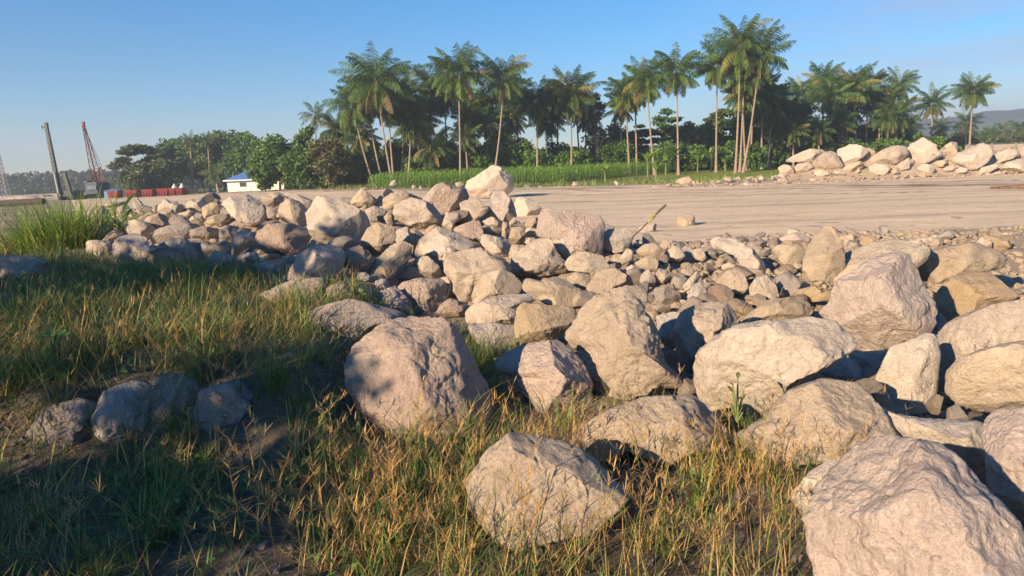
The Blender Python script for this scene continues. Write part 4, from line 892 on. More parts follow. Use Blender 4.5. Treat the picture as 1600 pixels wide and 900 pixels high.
TREES = [
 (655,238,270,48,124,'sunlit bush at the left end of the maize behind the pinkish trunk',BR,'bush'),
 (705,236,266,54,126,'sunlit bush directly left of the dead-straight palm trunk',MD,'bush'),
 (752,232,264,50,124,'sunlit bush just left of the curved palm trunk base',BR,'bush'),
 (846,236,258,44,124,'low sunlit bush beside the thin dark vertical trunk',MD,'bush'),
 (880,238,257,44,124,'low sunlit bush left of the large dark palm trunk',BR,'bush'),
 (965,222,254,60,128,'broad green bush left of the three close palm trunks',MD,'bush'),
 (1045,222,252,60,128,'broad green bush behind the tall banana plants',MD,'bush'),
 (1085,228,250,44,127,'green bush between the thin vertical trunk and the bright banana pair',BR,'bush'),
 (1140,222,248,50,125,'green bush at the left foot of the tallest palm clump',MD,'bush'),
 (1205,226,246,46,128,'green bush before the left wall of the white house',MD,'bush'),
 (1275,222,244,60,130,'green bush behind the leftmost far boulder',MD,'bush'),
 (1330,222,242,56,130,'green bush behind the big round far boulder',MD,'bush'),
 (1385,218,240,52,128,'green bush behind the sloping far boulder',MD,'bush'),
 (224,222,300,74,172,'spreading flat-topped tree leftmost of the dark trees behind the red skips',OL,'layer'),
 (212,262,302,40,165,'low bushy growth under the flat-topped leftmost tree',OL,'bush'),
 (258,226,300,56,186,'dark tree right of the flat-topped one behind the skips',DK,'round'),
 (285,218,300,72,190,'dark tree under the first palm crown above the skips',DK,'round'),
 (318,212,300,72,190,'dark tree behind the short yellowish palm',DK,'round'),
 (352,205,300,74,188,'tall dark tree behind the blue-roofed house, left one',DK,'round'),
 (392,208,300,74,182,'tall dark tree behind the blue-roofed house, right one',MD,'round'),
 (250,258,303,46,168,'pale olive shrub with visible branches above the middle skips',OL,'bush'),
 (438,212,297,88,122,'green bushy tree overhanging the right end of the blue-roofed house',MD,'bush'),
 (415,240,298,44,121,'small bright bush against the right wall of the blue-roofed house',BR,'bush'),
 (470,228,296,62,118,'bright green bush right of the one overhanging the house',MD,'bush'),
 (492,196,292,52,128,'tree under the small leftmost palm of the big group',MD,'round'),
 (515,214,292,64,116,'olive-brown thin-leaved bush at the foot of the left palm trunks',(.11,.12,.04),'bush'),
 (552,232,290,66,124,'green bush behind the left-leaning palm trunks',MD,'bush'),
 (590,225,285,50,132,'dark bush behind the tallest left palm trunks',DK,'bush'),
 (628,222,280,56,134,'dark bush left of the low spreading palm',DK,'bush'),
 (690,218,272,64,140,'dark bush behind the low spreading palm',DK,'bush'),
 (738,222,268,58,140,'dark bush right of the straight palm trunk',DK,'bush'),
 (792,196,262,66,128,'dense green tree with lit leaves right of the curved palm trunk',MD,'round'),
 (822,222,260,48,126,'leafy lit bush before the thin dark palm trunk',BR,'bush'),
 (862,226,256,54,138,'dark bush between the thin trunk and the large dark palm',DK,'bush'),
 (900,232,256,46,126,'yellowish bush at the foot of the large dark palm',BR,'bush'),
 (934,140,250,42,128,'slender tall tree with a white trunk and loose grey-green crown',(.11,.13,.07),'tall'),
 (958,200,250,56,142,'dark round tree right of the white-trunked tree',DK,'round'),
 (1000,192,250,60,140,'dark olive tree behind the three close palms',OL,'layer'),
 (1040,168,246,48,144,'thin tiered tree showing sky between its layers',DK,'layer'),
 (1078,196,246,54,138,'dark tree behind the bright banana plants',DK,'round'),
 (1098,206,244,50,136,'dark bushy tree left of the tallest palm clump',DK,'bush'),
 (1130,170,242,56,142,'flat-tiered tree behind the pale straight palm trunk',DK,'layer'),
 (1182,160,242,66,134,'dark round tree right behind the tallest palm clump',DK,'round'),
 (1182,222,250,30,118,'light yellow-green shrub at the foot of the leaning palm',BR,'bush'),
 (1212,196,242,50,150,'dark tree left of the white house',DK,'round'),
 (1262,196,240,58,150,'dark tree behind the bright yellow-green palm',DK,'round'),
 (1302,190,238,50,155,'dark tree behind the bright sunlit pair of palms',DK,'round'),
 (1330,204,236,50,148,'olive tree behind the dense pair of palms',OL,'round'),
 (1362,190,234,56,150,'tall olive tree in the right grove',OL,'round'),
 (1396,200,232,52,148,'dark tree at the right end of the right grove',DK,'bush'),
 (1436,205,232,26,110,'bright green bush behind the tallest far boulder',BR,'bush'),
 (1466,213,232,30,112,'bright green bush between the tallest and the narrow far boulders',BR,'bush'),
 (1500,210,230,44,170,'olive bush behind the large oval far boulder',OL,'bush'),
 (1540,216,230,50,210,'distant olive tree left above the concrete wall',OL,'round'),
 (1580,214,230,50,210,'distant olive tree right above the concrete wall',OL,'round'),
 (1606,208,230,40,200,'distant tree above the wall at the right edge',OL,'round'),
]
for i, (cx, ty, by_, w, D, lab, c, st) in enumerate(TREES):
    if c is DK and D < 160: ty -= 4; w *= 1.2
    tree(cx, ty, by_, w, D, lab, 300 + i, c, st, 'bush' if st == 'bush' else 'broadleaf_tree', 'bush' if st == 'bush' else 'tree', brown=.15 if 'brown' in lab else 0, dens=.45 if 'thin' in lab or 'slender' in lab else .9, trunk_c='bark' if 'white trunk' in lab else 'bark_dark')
# far woods: read as one mass
def woods(name, pxs, D, h, lab, seed, col):
    rs = np.random.RandomState(seed); VV, CC = [], []
    for px in np.arange(pxs[0], pxs[1], 3.2):
        b = at(px, 290, D); x0 = b[0]
        for k in range(3):
            hh = h * rs.uniform(.6, 1.15); cxx = x0 + rs.uniform(-3, 3); yy = D + rs.uniform(-15, 25); n = 110
            v = rs.normal(size=(n, 3)); v /= np.linalg.norm(v, axis=1)[:, None]; p = v * [h * .42, h * .4, hh * .5] + [cxx, yy, hh * .5 + gz(cxx, yy)]
            u = rs.normal(size=(n, 3)); u /= np.linalg.norm(u, axis=1)[:, None]; q = np.cross(u, rs.normal(size=(n, 3))); q /= np.linalg.norm(q, axis=1)[:, None]; s = (.6 + D * .0016) * rs.uniform(.35, 1.0, (n, 1))
            VV.append(np.stack([p - u * s, p + q * s * .7, p + u * s, p - q * s * .7], 1)); CC.append(np.repeat((np.array(col) * rs.uniform(.7, 1.3, (n, 1)))[:, None], 4, 1))
    V = np.concatenate(VV).reshape(-1, 3)
    tag(link(name, np_mesh(name, V, np.arange(len(V)).reshape(-1, 4), M['leaf'], np.concatenate(CC).reshape(-1, 3))), lab, kind='stuff')
woods('distant_woods', (-60, 230), 430, 11, 'bluish far-off line of trees along the left horizon', 1, (.06, .09, .04))
woods('distant_woods', (900, 1680), 330, 9, 'far-off line of trees behind the palms on the right', 2, (.06, .09, .035))
woods('distant_woods', (200, 900), 330, 9, 'dark far trees behind the palm group', 4, (.05, .075, .03))
woods('undergrowth', (425, 1420), 150, 3.6, 'tangled undergrowth below the palms', 6, (.10, .17, .045))
# hills on the right horizon
hx = np.linspace(-170, 1800, 150); hy = np.linspace(0, 1, 24); HX, HT = np.meshgrid(hx, hy)
prof = 20 + 38 * smooth((hx - 170) / 380) + 6 * fbm(P3(hx * .009, hx * 0), 4, 3) + 12 * smooth((hx - 590) / 350)
HZ = prof[None, :] * smooth(HT) * smooth((hx + 170) / 200)[None, :] - 2; HY = 900 + HT * 290 + 20 * fbm(P3(HX * .01, HT * 4), 3, 5)
ii = (np.arange(23)[:, None] * 150 + np.arange(149)[None, :]).ravel()
hl = link('hills', np_mesh('hills', np.stack([HX, HY, HZ], -1), np.stack([ii, ii + 1, ii + 151, ii + 150], 1), M['leaf'], np.tile([.09, .12, .08], (24 * 150, 1)))); hl['kind'] = 'structure'

# ------------------------------------------------------------------ maize, bananas
def blades(base, az, lean, curve, L, W, col, seg=4, twist=None):
    n = len(base); s = np.linspace(0, 1, seg + 1); th = lean[:, None] + curve[:, None] * s[None, :]
    st = (L / seg)[:, None]; hm = np.sin((th[:, 1:] + th[:, :-1]) / 2) * st; vm = np.cos((th[:, 1:] + th[:, :-1]) / 2) * st
    h = np.concatenate([np.zeros((n, 1)), np.cumsum(hm, 1)], 1); v = np.concatenate([np.zeros((n, 1)), np.cumsum(vm, 1)], 1)
    ax = np.stack([np.sin(az), np.cos(az), 0 * az], 1); sd = np.stack([np.cos(az), -np.sin(az), 0 * az], 1)
    if twist is not None: sd = sd * np.cos(twist)[:, None] + np.array([0, 0, 1.0]) * np.sin(twist)[:, None]
    C = base[:, None] + h[..., None] * ax[:, None] + v[..., None] * np.array([0, 0, 1.0]); w = (W[:, None] * (1 - s[None, :] ** 1.8 * .96) * (.55 + .45 * np.minimum(s * 5, 1)))[..., None] * .5
    V = np.stack([C - sd[:, None] * w, C + sd[:, None] * w], 2).reshape(-1, 3)
    i = (np.arange(n) * (seg + 1) * 2)[:, None] + (np.arange(seg) * 2)[None, :]; F = np.stack([i, i + 1, i + 3, i + 2], -1).reshape(-1, 4)
    return V, F, np.repeat(col, (seg + 1) * 2, 0), C, th
def field_obj(name, chunks, label, kind='stuff', parent=None, mat='blade', cat=None):
    V, F, Cc, off = [], [], [], 0
    for v, f, c in chunks: V.append(v); F.append(f + off); Cc.append(c); off += len(v)
    o = link(name, np_mesh(name, np.concatenate(V), np.concatenate(F), M[mat], np.concatenate(Cc)), parent)
    return tag(o, label, kind=kind) if parent is None else o
rs = np.random.RandomState(12); cb = []
for y0 in np.arange(104, 126, 1.0):
    xs = np.arange(-20, 32, .38) + rs.uniform(-.12, .12, int(math.ceil(52 / .38))); cb.append(np.stack([xs, y0 + rs.uniform(-.15, .15, len(xs)), 0 * xs], 1))
cb = np.concatenate(cb); cb[:, 2] = hgt(cb[:, 0], cb[:, 1]); m_ = (cb[:, 0] > -(cb[:, 1] - 90) * 1.1 - 2) & (cb[:, 0] < 8 + (cb[:, 1] - 104) * 1.0); cb = cb[m_]
n = len(cb); ch = []; hcorn = rs.uniform(1.8, 2.3, n)
v, f, c, _, _ = blades(cb, rs.uniform(0, 6.28, n), np.zeros(n) + .02, np.zeros(n) + .05, hcorn, np.full(n, .05), np.tile([.13, .19, .05], (n, 1)), 2); ch.append((v, f, c))
for k in range(9):
    b = cb + np.stack([0 * hcorn, 0 * hcorn, hcorn * (.12 + .095 * k)], 1); c0 = np.array([.19, .34, .05]) * rs.uniform(.7, 1.35, (n, 1))
    v, f, c, _, _ = blades(b, rs.uniform(0, 6.28, n), rs.uniform(.2, .6, n), rs.uniform(.8, 1.9, n), rs.uniform(.5, .8, n), np.full(n, .085), c0, 4); ch.append((v, f, c))
field_obj('maize_field', ch, 'dense field of green maize between the road and the palms')
# tall grass before the maize and thin rice field
def scatter(n, xr, yr, cond):
    x = rs.uniform(*xr, n); y = rs.uniform(*yr, n); m = cond(x, y); x, y = x[m], y[m]; return np.stack([x, y, hgt(x, y)], 1)
b = scatter(26000, (-34, 52), (78, 128), lambda x, y: (y > road_far(x) + 1.2) & (y < road_far(x) + 12 + 10 * (x > 15)) & (vnoise(P3(x * .4, y * .4), 4) > -.25))
n = len(b); c0 = np.array([.22, .33, .055]) * rs.uniform(.6, 1.3, (n, 1)); dry = rs.random_sample(n) < .3; c0[dry] = (.30, .27, .10)
v, f, c, _, _ = blades(b, rs.uniform(0, 6.28, n), rs.uniform(0, .5, n), rs.uniform(.2, 1.0, n), rs.uniform(.3, .9, n) * (.7 + .6 * (vnoise(b * .3, 9) > .1)), np.full(n, .07), c0, 3)
field_obj('verge_grass', [(v, f, c)], 'bright grass and weeds along the far side of the road')
def banana(px, D, H, label, seed, nl=8, yel=0):
    rs = np.random.RandomState(seed); b = at(px, 260, D); x, y = b[0], D; root = empty('banana_plant', (x, y, gz(x, y)))
    V, F = tube([(0, 0, 0), (.02, 0, H * .25), (0, .02, H * .5)], [.14, .12, .07], 8); link('stem', np_mesh('stem', V, F, M['stemgreen']), root)
    for k in range(nl):
        az = k * 2.4 + rs.uniform(-.3, .3); L = H * rs.uniform(.5, .75); col = np.array([.17, .27, .04]) * rs.uniform(.8, 1.3) if k >= yel else np.array([.42, .42, .05])
        W = L * .27; m = 9; s = np.linspace(0, 1, m); th = rs.uniform(.1, .45) + rs.uniform(.7, 1.7) * s; h = np.concatenate([[0], np.cumsum(np.sin(th[1:]) * L / (m - 1))]); z = np.concatenate([[0], np.cumsum(np.cos(th[1:]) * L / (m - 1))])
        ax = np.array([math.sin(az), math.cos(az), 0]); sd = np.array([math.cos(az), -math.sin(az), 0]); w = W * .5 * np.sin(np.pi * np.clip(s * .93 + .04, 0, 1)) ** .6
        C = h[:, None] * ax + z[:, None] * [0, 0, 1] + [0, 0, H * .45]; up = np.array([0, 0, .35])
        V = np.stack([C - sd * w[:, None] + up * w[:, None], C, C + sd * w[:, None] + up * w[:, None]], 1).reshape(-1, 3)
        i = np.arange(m - 1)[:, None] * 3 + np.arange(2)[None, :]; i = i.ravel(); F = np.stack([i, i + 1, i + 4, i + 3], 1)
        link('leaf', np_mesh('leaf', V, F, M['leaf'], np.tile(col, (len(V), 1))), root)
    return tag(root, label, 'banana plant', 'banana plants by the maize')
M['stemgreen'] = plain('green_stem', (.16, .20, .06), .6)
banana(945, 100, 2.6, 'banana plant with upright leaves in front of the maize, left of the others', 1, 7)
banana(1012, 112, 4.2, 'tall banana plant at the right end of the maize, under the three palms', 2, 9)
banana(1025, 100, 2.7, 'low banana plant with one yellow leaf before the tall ones', 3, 7, 1)
banana(1040, 114, 4.0, 'banana plant left of the tall thin palm trunk', 4, 8)
banana(1090, 122, 3.6, 'bright banana plant, left one of the pair left of the tallest palms', 5, 8)
banana(1111, 122, 4.2, 'bright banana plant, right one of the pair left of the tallest palms', 6, 9)
banana(1133, 122, 2.8, 'small banana plant right beside the bright pair', 7, 6)

# ------------------------------------------------------------------ buildings and machines
def ground_pt(px, D): b = at(px, 290, D); return b[0], D, gz(b[0], D)
W8 = plain('white_wall', (.72, .70, .66), .8, 0, .15, 1.5); BLUE = plain('blue_roof', (.10, .22, .50), .5, 0, .2, 2)
GLS = plain('dark_window', (.05, .06, .07), .2, 0, .2, 3)
# blue-roofed house: front wall px 358..~440, eaves y 283, ridge y 270, base y 299
D = 128; x, y, z = ground_pt(400, D); k = D / FPX; h = empty('house', (x, y, z))
zt = lambda yy: at(400, yy, D)[2] - z
H0 = 1.95; W_ = 88 * k; MB().box((0, 3, H0 / 2), (W_, 6, H0)).build('wall', W8, h)
r_ = MB(); e = .5; Lx = W_ / 2 + e; rz0, rz1 = H0, H0 + 1.6
r_.poly([(-Lx, -e, rz0), (Lx, -e, rz0), (Lx, 6 + e, rz0), (-Lx, 6 + e, rz0), (-Lx + 3.2, 3, rz1), (Lx - 3.2, 3, rz1), (-Lx, -e, rz0 - .12), (Lx, -e, rz0 - .12), (Lx, 6 + e, rz0 - .12), (-Lx, 6 + e, rz0 - .12)],
        [(0, 1, 5, 4), (1, 2, 5), (2, 3, 4, 5), (3, 0, 4), (0, 6, 7, 1), (1, 7, 8, 2), (2, 8, 9, 3), (3, 9, 6, 0), (6, 9, 8, 7)]); r_.build('roof', BLUE, h)
MB().box((0, -.56, H0 - .05), (W_ + 1.0, .08, .22)).build('fascia', W8, h)
for xx in (-2.2, 1.4): w_ = MB().box((xx, -.02, 1.15), (1.1, .06, .7)).build('window', GLS, h); MB().box((xx, -.05, .76), (1.3, .1, .06)).build('sill', W8, w_)
tag(h, 'low white house with a blue hipped roof behind the left crest of the pile', 'house')
# white house among palms right
D = 165; x, y, z = ground_pt(1232, D); k = D / FPX; h = empty('house', (x, y, z)); W_ = 44 * k
MB().box((0, 3, 2.6), (W_, 6, 5.2)).build('wall', W8, h); MB().box((W_ * -.28, 3, 5.9), (W_ * .3, 5, 1.4)).build('roof_room', W8, h)
MB().box((0, 3, 5.27), (W_ + .5, 6.5, .14)).build('roof', plain('grey_roof', (.4, .38, .36)), h)
for xx in (-W_ * .3, 0, W_ * .3):
    for zz in (1.5, 3.9): w_ = MB().box((xx, -.03, zz), (1.0, .06, 1.2)).build('window', GLS, h); MB().box((xx, -.07, zz - .65), (1.2, .12, .08)).build('sill', W8, w_)
tag(h, 'two-storey white house half hidden behind the dark palms on the right', 'house')
# concrete wall on the right
D = 118; x0, _, z0 = ground_pt(1505, D); x1 = ground_pt(1660, D)[0]; wr = empty('concrete_wall', (x0, D, z0)); Lw = x1 - x0
CONC = plain('concrete', (.42, .36, .29), .9, 0, .25, 1.2); zt = at(1540, 226, D)[2] - z0
MB().box((Lw / 2, 0, zt / 2), (Lw, .15, zt)).build('panel', CONC, wr); MB().box((Lw / 2, 0, zt + .06), (Lw + .1, .35, .12)).build('coping', plain('dark_coping', (.13, .11, .10)), wr)
for i in range(5): MB().box((.3 + i * Lw / 4.2, -.1, zt / 2 + .08), (.3, .3, zt + .16)).build('post', plain('concrete_post', (.3, .27, .23)), wr)
tag(wr, 'long concrete wall with a dark coping behind the right end of the far pile', 'wall')

# red lattice boom crane
RED = plain('red_steel', (.22, .012, .018), .5, 0, .25, 1.5); NAVY = plain('navy_steel', (.03, .045, .08), .5, 0, .3, 2); DKM = plain('dark_rubber', (.03, .03, .03), .9, 0, .2, 3)
D = 150; x, y, z = ground_pt(152, D); cr = empty('crawler_crane', (x, y, z)); k = D / FPX
MB().box((0, 0, 2.0), (2.5, 4.6, 2.3), bev=.12).build('cab', NAVY, cr)
c2 = MB().box((.2, -2.53, 2.1), (1.8, .05, .8)).build('counterweight_panel', plain('blue_panel', (.10, .14, .20), .4), cr)
MB().box((-1.0, -1.5, 3.15), (.9, 1.6, .5), bev=.06).build('engine_cover', NAVY, cr)
for s in (-1, 1):
    t = MB().box((s * 1.25, 0, .42), (.7, 5.2, .8), bev=.3).build('track', DKM, cr)
tip = at(130, 194, D - 12); tip = np.array(tip) - (x, y, z); foot = np.array((.0, 1.2, 2.0)); foot = np.array((.4, -.5, 3.0)); b_ = MB()
ax = Vector(tip - foot); Lb = ax.length; az_ = ax.normalized(); sx = az_.cross(Vector((0, 1, 0))).normalized(); sy = az_.cross(sx)
def bp(t, i): w = .55 * min(1, t * 5 + .3) * (1.0 - .78 * max(0, t - .2) / .8); return Vector(foot) + ax * t + sx * w * (1, 1, -1, -1)[i] * 1.0 + sy * w * (1, -1, -1, 1)[i]
NS = 16
for j in range(NS):
    a, b2 = j / NS, (j + 1) / NS
    for i in range(4):
        b_.bar(bp(a, i), bp(b2, i), .11); b_.bar(bp(a, i), bp(b2, (i + 1 + j % 2 * 2) % 4), .05)
b_.build('boom', RED, cr); MB().box(tuple(tip), (.5, .5, .9), bev=.1).build('boom_head', RED, cr)
gt = Vector((.3, 1.4, 6.2)); MB().bar((-.6, 1.6, 3), gt, .14).bar((1.2, 1.6, 3), gt, .14).bar((-.6, -1.6, 3), gt, .1).bar((1.2, -1.6, 3), gt, .1).build('gantry', RED, cr)
MB().bar(gt, Vector(foot) + ax * .97, .05).bar(gt + Vector((.4, 0, 0)), Vector(foot) + ax * .97, .05).build('pendant_cable', DKM, cr)
tag(cr, 'crawler crane with a red lattice boom and dark blue cab on the left', 'crane')
# piling rig
D = 140; x, y, z = ground_pt(92, D); rg = empty('piling_rig', (x, y, z)); DG = plain('dark_green_steel', (.015, .035, .03), .5, 0, .3, 1.5); LG = plain('light_steel', (.45, .47, .45), .4, 0, .2, 2)
tp = np.array(at(73, 200, D)) - (x, y, z); tp2 = Vector(tp); b0 = Vector((0, 0, .4))
MB().bar(b0, tp2, .72, .5).build('leader_mast', DG, rg)
d = (tp2 - b0).normalized(); m_ = MB()
for j in range(18): p = b0 + (tp2 - b0) * ((j + .5) / 18); m_.box(tuple(p), (.78 - .012 * j, .8 - .012 * j, .10))
m_.build('mast_rib', DG, rg)
MB().bar(b0 + Vector((.1, -.6, 1)), b0 + (tp2 - b0) * .38 + Vector((.1, -.6, 0)), .28, seg=10).build('hydraulic_cylinder', LG, rg)
hd = MB().box(tuple(tp2 + Vector((0, 0, .4))), (.55, .5, 1.2), bev=.06).box(tuple(tp2 + Vector((-.5, 0, .1))), (.8, .3, .2), bev=.03).bar(tp2 + Vector((-.8, 0, -.1)), tp2 + Vector((-.8, 0, .5)), .22, seg=10).build('mast_head', DG, rg)
MB().bar((2.1, 0, .3), (1.3, 0, 5.1), .7, .6).bar((1.3, 0, 4.9), (.0, 0, 4.9), .3).build('back_stay', DG, rg)
MB().box((1.5, 1.6, 1.2), (2.2, 3.4, 1.1), bev=.12).build('cab', DG, rg)
for s in (-1, 1): MB().box((1.5 + s * 1.2, 1.4, .42), (.7, 4.6, .8), bev=.3).build('track', DKM, rg)
tag(rg, 'dark green piling rig with a tall leaning mast behind the tall grass clump', 'piling rig')
# faint lattice tower at far left
D = 300; x, y, z = ground_pt(8, D); tw = empty('lattice_tower', (x, y, z)); b_ = MB(); Ht = at(3, 226, D)[2] - z
for j in range(12):
    a, b2 = j / 12, (j + 1) / 12; q = lambda t, i: Vector(((1.1 - .7 * t) * (1, 1, -1, -1)[i] - 1.5 * t, (1.1 - .7 * t) * (1, -1, -1, 1)[i], Ht * t))
    for i in range(4): b_.bar(q(a, i), q(b2, i), .22); b_.bar(q(a, i), q(b2, (i + 1) % 4), .14)
b_.build('frame', plain('grey_steel', (.25, .25, .26)), tw); MB().box((-1.5, 0, Ht + .3), (1, 1, .7)).build('head', DKM, tw)
tag(tw, 'faint grey lattice tower at the far left edge', 'tower')
# red skips with dark tarpaulin hoarding, bags
def skip(px, wpx, lab, D=128):
    x, y, z = ground_pt(px, D); k = D / FPX; w = wpx * k; hh = 1.35; r = empty('red_skip', (x, y, z)); b = MB()
    b.poly([(-w * .43, -.7, .12), (w * .43, -.7, .12), (w * .43, .7, .12), (-w * .43, .7, .12), (-w / 2, -.9, hh), (w / 2, -.9, hh), (w / 2, .9, hh), (-w / 2, .9, hh), (-w * .44, -.8, hh), (w * .44, -.8, hh), (w * .44, .8, hh), (-w * .44, .8, hh), (-w * .4, -.62, .25), (w * .4, -.62, .25), (w * .4, .62, .25), (-w * .4, .62, .25)],
           [(0, 1, 5, 4), (1, 2, 6, 5), (2, 3, 7, 6), (3, 0, 4, 7), (0, 3, 2, 1), (4, 5, 9, 8), (5, 6, 10, 9), (6, 7, 11, 10), (7, 4, 8, 11), (8, 9, 13, 12), (9, 10, 14, 13), (10, 11, 15, 14), (11, 8, 12, 15), (12, 13, 14, 15)]).build('body', RED, r)
    c = MB()
    for j in range(4): c.box((-w * .36 + j * w * .24, -.84, hh * .55), (.09, .1, hh * .8))
    c.build('rib', RED, r); MB().box((0, -.93, hh - .04), (w * 1.01, .06, .1)).build('rim', RED, r)
    return tag(r, lab, 'skip', 'red skips in a row')
skip(178, 17, 'red skip nearest the crane, apart from the others'); skip(207, 17, 'red skip second from the crane, half behind the broad-leaved weed')
skip(232, 17, 'red skip in the middle of the row'); skip(256, 17, 'red skip left of the two with white bags'); skip(271, 10, 'narrow red skip under the left white bag'); skip(282, 10, 'narrow red skip under the right white bag, last of the row')
x, y, z = ground_pt(176, 133); bt = MB(); bt.box((0, 0, .75), (2.6, 1.6, 1.3), bev=.15); bt.poly([(-1.5, -1, 1.45), (1.5, -1, 1.4), (1.4, 1, 1.55), (-1.4, 1, 1.5), (0, 0, 1.75)], [(0, 1, 4), (1, 2, 4), (2, 3, 4), (3, 0, 4)])
o = bt.build('tarpaulin_stack', plain('blue_tarpaulin', (.10, .22, .42), .6)); o.location = (x, y, z); tag(o, 'stack covered with a blue tarpaulin behind the first red skip', 'stack')
for px, lab in ((272, 'small white conical bag on the narrow skip, left one'), (284, 'small white conical bag on the narrow skip, right one')):
    x, y, z = ground_pt(px, 129.5); v, f = tube([(0, 0, 1.0), (0, 0, 1.5), (.02, 0, 1.75), (0, 0, 2.15)], [.35, .42, .25, .03], 10); o = link('white_bag', np_mesh('white_bag', v, f, W8)); o.location = (x, y, z); tag(o, lab, 'bag', 'white bags on the skips')
x0, y0, z0 = ground_pt(196, 136); x1 = ground_pt(302, 134)[0]; hb = MB(); nn = 24
for j in range(nn): xx = (x1 - x0) * (j + .5) / nn; hb.box((xx, .2 * math.sin(j * 1.3), .8 - .15 * math.cos(j)), ((x1 - x0) / nn * 1.02, .12, 1.3 - .5 * (j > nn - 5)))
o = hb.build('silt_fence', plain('black_cloth', (.02, .02, .022), .9)); o.location = (x0, y0, z0 - .1); tag(o, 'low black cloth fence running behind the red skips', 'fence')
# dark pipe and mound at far left
x, y, z = ground_pt(20, 105); v, f = tube([(-4, 0, .5), (0, .3, .55), (3.0, .2, .6), (4.0, .1, .6)], [.42, .42, .42, .42], 14); o = link('pipe', np_mesh('pipe', v, f, plain('rusty_pipe', (.06, .04, .035), .8))); o.location = (x, y, z); tag(o, 'dark rusty pipe lying on the ground at the left edge', 'pipe')
# site clutter far left: small pale heaps and orange machine
for i, (px, D, w, hh, c, lab) in enumerate(((35, 210, 4, .8, (.45, .36, .28), 'pale dirt heap at the far left below the woods'), (60, 230, 4, .7, (.40, .30, .24), 'brownish dirt heap left of the piling rig'), (125, 220, 6, .7, (.42, .33, .26), 'dirt heap between the piling rig and the crane'))):
    x, y, z = ground_pt(px, D); V, F = ico(3); V = V * (w, w * .6, hh) * (1 + .2 * fbm(V * 2 + i, 3, i))[:, None]; o = link('dirt_heap', np_mesh('dirt_heap', V, F, plain('heap', c))); o.location = (x, y, z); tag(o, lab, 'dirt heap', 'dirt heaps on the far site')
# brown dirt heap on the road at right
x, y, z = [float(q) for q in (at(1592, 302, 40)[0], 40, 0)]; V, F = ico(5); V = V * (1.5, .7, .16) * (1 + .35 * fbm(V * 3, 5, 5))[:, None]; o = link('dirt_heap', np_mesh('dirt_heap', V, F, plain('brown_heap', (.26, .16, .09), .95, 0, .5, 5, .05))); o.location = (x, y, gz(x, y) + .02); tag(o, 'low heap of rusty brown dirt on the road at the right edge', 'dirt heap')

# wooden stick with yellow tape
a = at(957, 354, 15.6); a[2] = gz(a[0], a[1]) - .05; b = np.array(at(1040, 321, 16.8)); st = empty('taped_stick', a); dv = b - a
t = np.linspace(0, 1, 12)[:, None]; v, f = tube(t * dv + np.array([.012, .01, .02]) * np.sin(t * 9), np.array([.016] * 7 + [.018, .022, .025, .028, .026]), 7); link('pole', np_mesh('pole', v, f, plain('weathered_wood', (.17, .115, .07), .9)), st)
YT = plain('yellow_tape', (.36, .33, .10), .6); q = MB()
for i in range(6):
    p = dv * (.66 + i * .022); q.box(tuple(p + np.array([0, 0, .01 * (i % 2)])), (.05, .055, .05 + .015 * (i % 3)), rot=Matrix.Rotation(i * .7, 3, 'Y'), bev=.01)
q.poly([tuple(dv * .70 + np.array(o_)) for o_ in ((0, 0, .03), (.02, 0, .11), (.09, .01, .08), (.06, .02, .03), (0, .02, .03), (.02, .02, .11), (.09, .03, .08))], [(0, 1, 2, 3), (4, 5, 6, 3)]); q.build('tape', YT, st)
tag(st, 'weathered stick wrapped with yellow tape leaning out of the rubble over the road', 'stick')

# ------------------------------------------------------------------ grass and weeds in front
GREEN = np.array([.11, .19, .045]); STRAW = np.array([.46, .31, .13]); OLIVE = np.array([.20, .21, .06])
rs = np.random.RandomState(77)
def in_rock(x, y, z):
    px, py, dz = proj(np.stack([x, y, z], -1)); m = np.zeros(len(x), bool)
    for P, t in px_polys:
        if t > 14: continue
        cx_, cy_ = P.mean(0); rx_, ry_ = np.ptp(P[:, 0]) / 2, np.ptp(P[:, 1]) / 2
        c = CAM + ray(cx_, cy_) * t; rad = math.sqrt(rx_ * ry_) * t / FPX
        m |= (np.hypot(x - c[0], y - c[1]) < rad * .8)
    return m
def gscatter(n, xr, yr, dens):
    x = rs.uniform(*xr, n); y = rs.uniform(*yr, n); m = rs.random_sample(n) < dens(x, y); x, y = x[m], y[m]; z = hgt(x, y)
    px, py, dz = proj(np.stack([x, y, z], -1)); m = (px > -250) & (px < 1700) & (py < 1150) & (dz > 1); x, y, z = x[m], y[m], z[m]
    m = ~in_rock(x, y, z); x, y, z = x[m], y[m], z[m]; return np.stack([x, y, z - .01], 1)
def cols(n, pg, ps, b=None):
    u = rs.random_sample(n); c = np.where((u < pg)[:, None], GREEN, np.where((u < pg + ps)[:, None], STRAW, OLIVE)); return c * rs.uniform(.6, 1.35, (n, 1))
left = lambda x, y: smooth((.35 - x) / .8) * smooth(1 - np.maximum(ridge(x, y) - .02, 0) / .10)
patch = lambda x, y, s, k: np.clip(.5 + .9 * fbm(P3(x * s, y * s), 3, k), 0, 1)
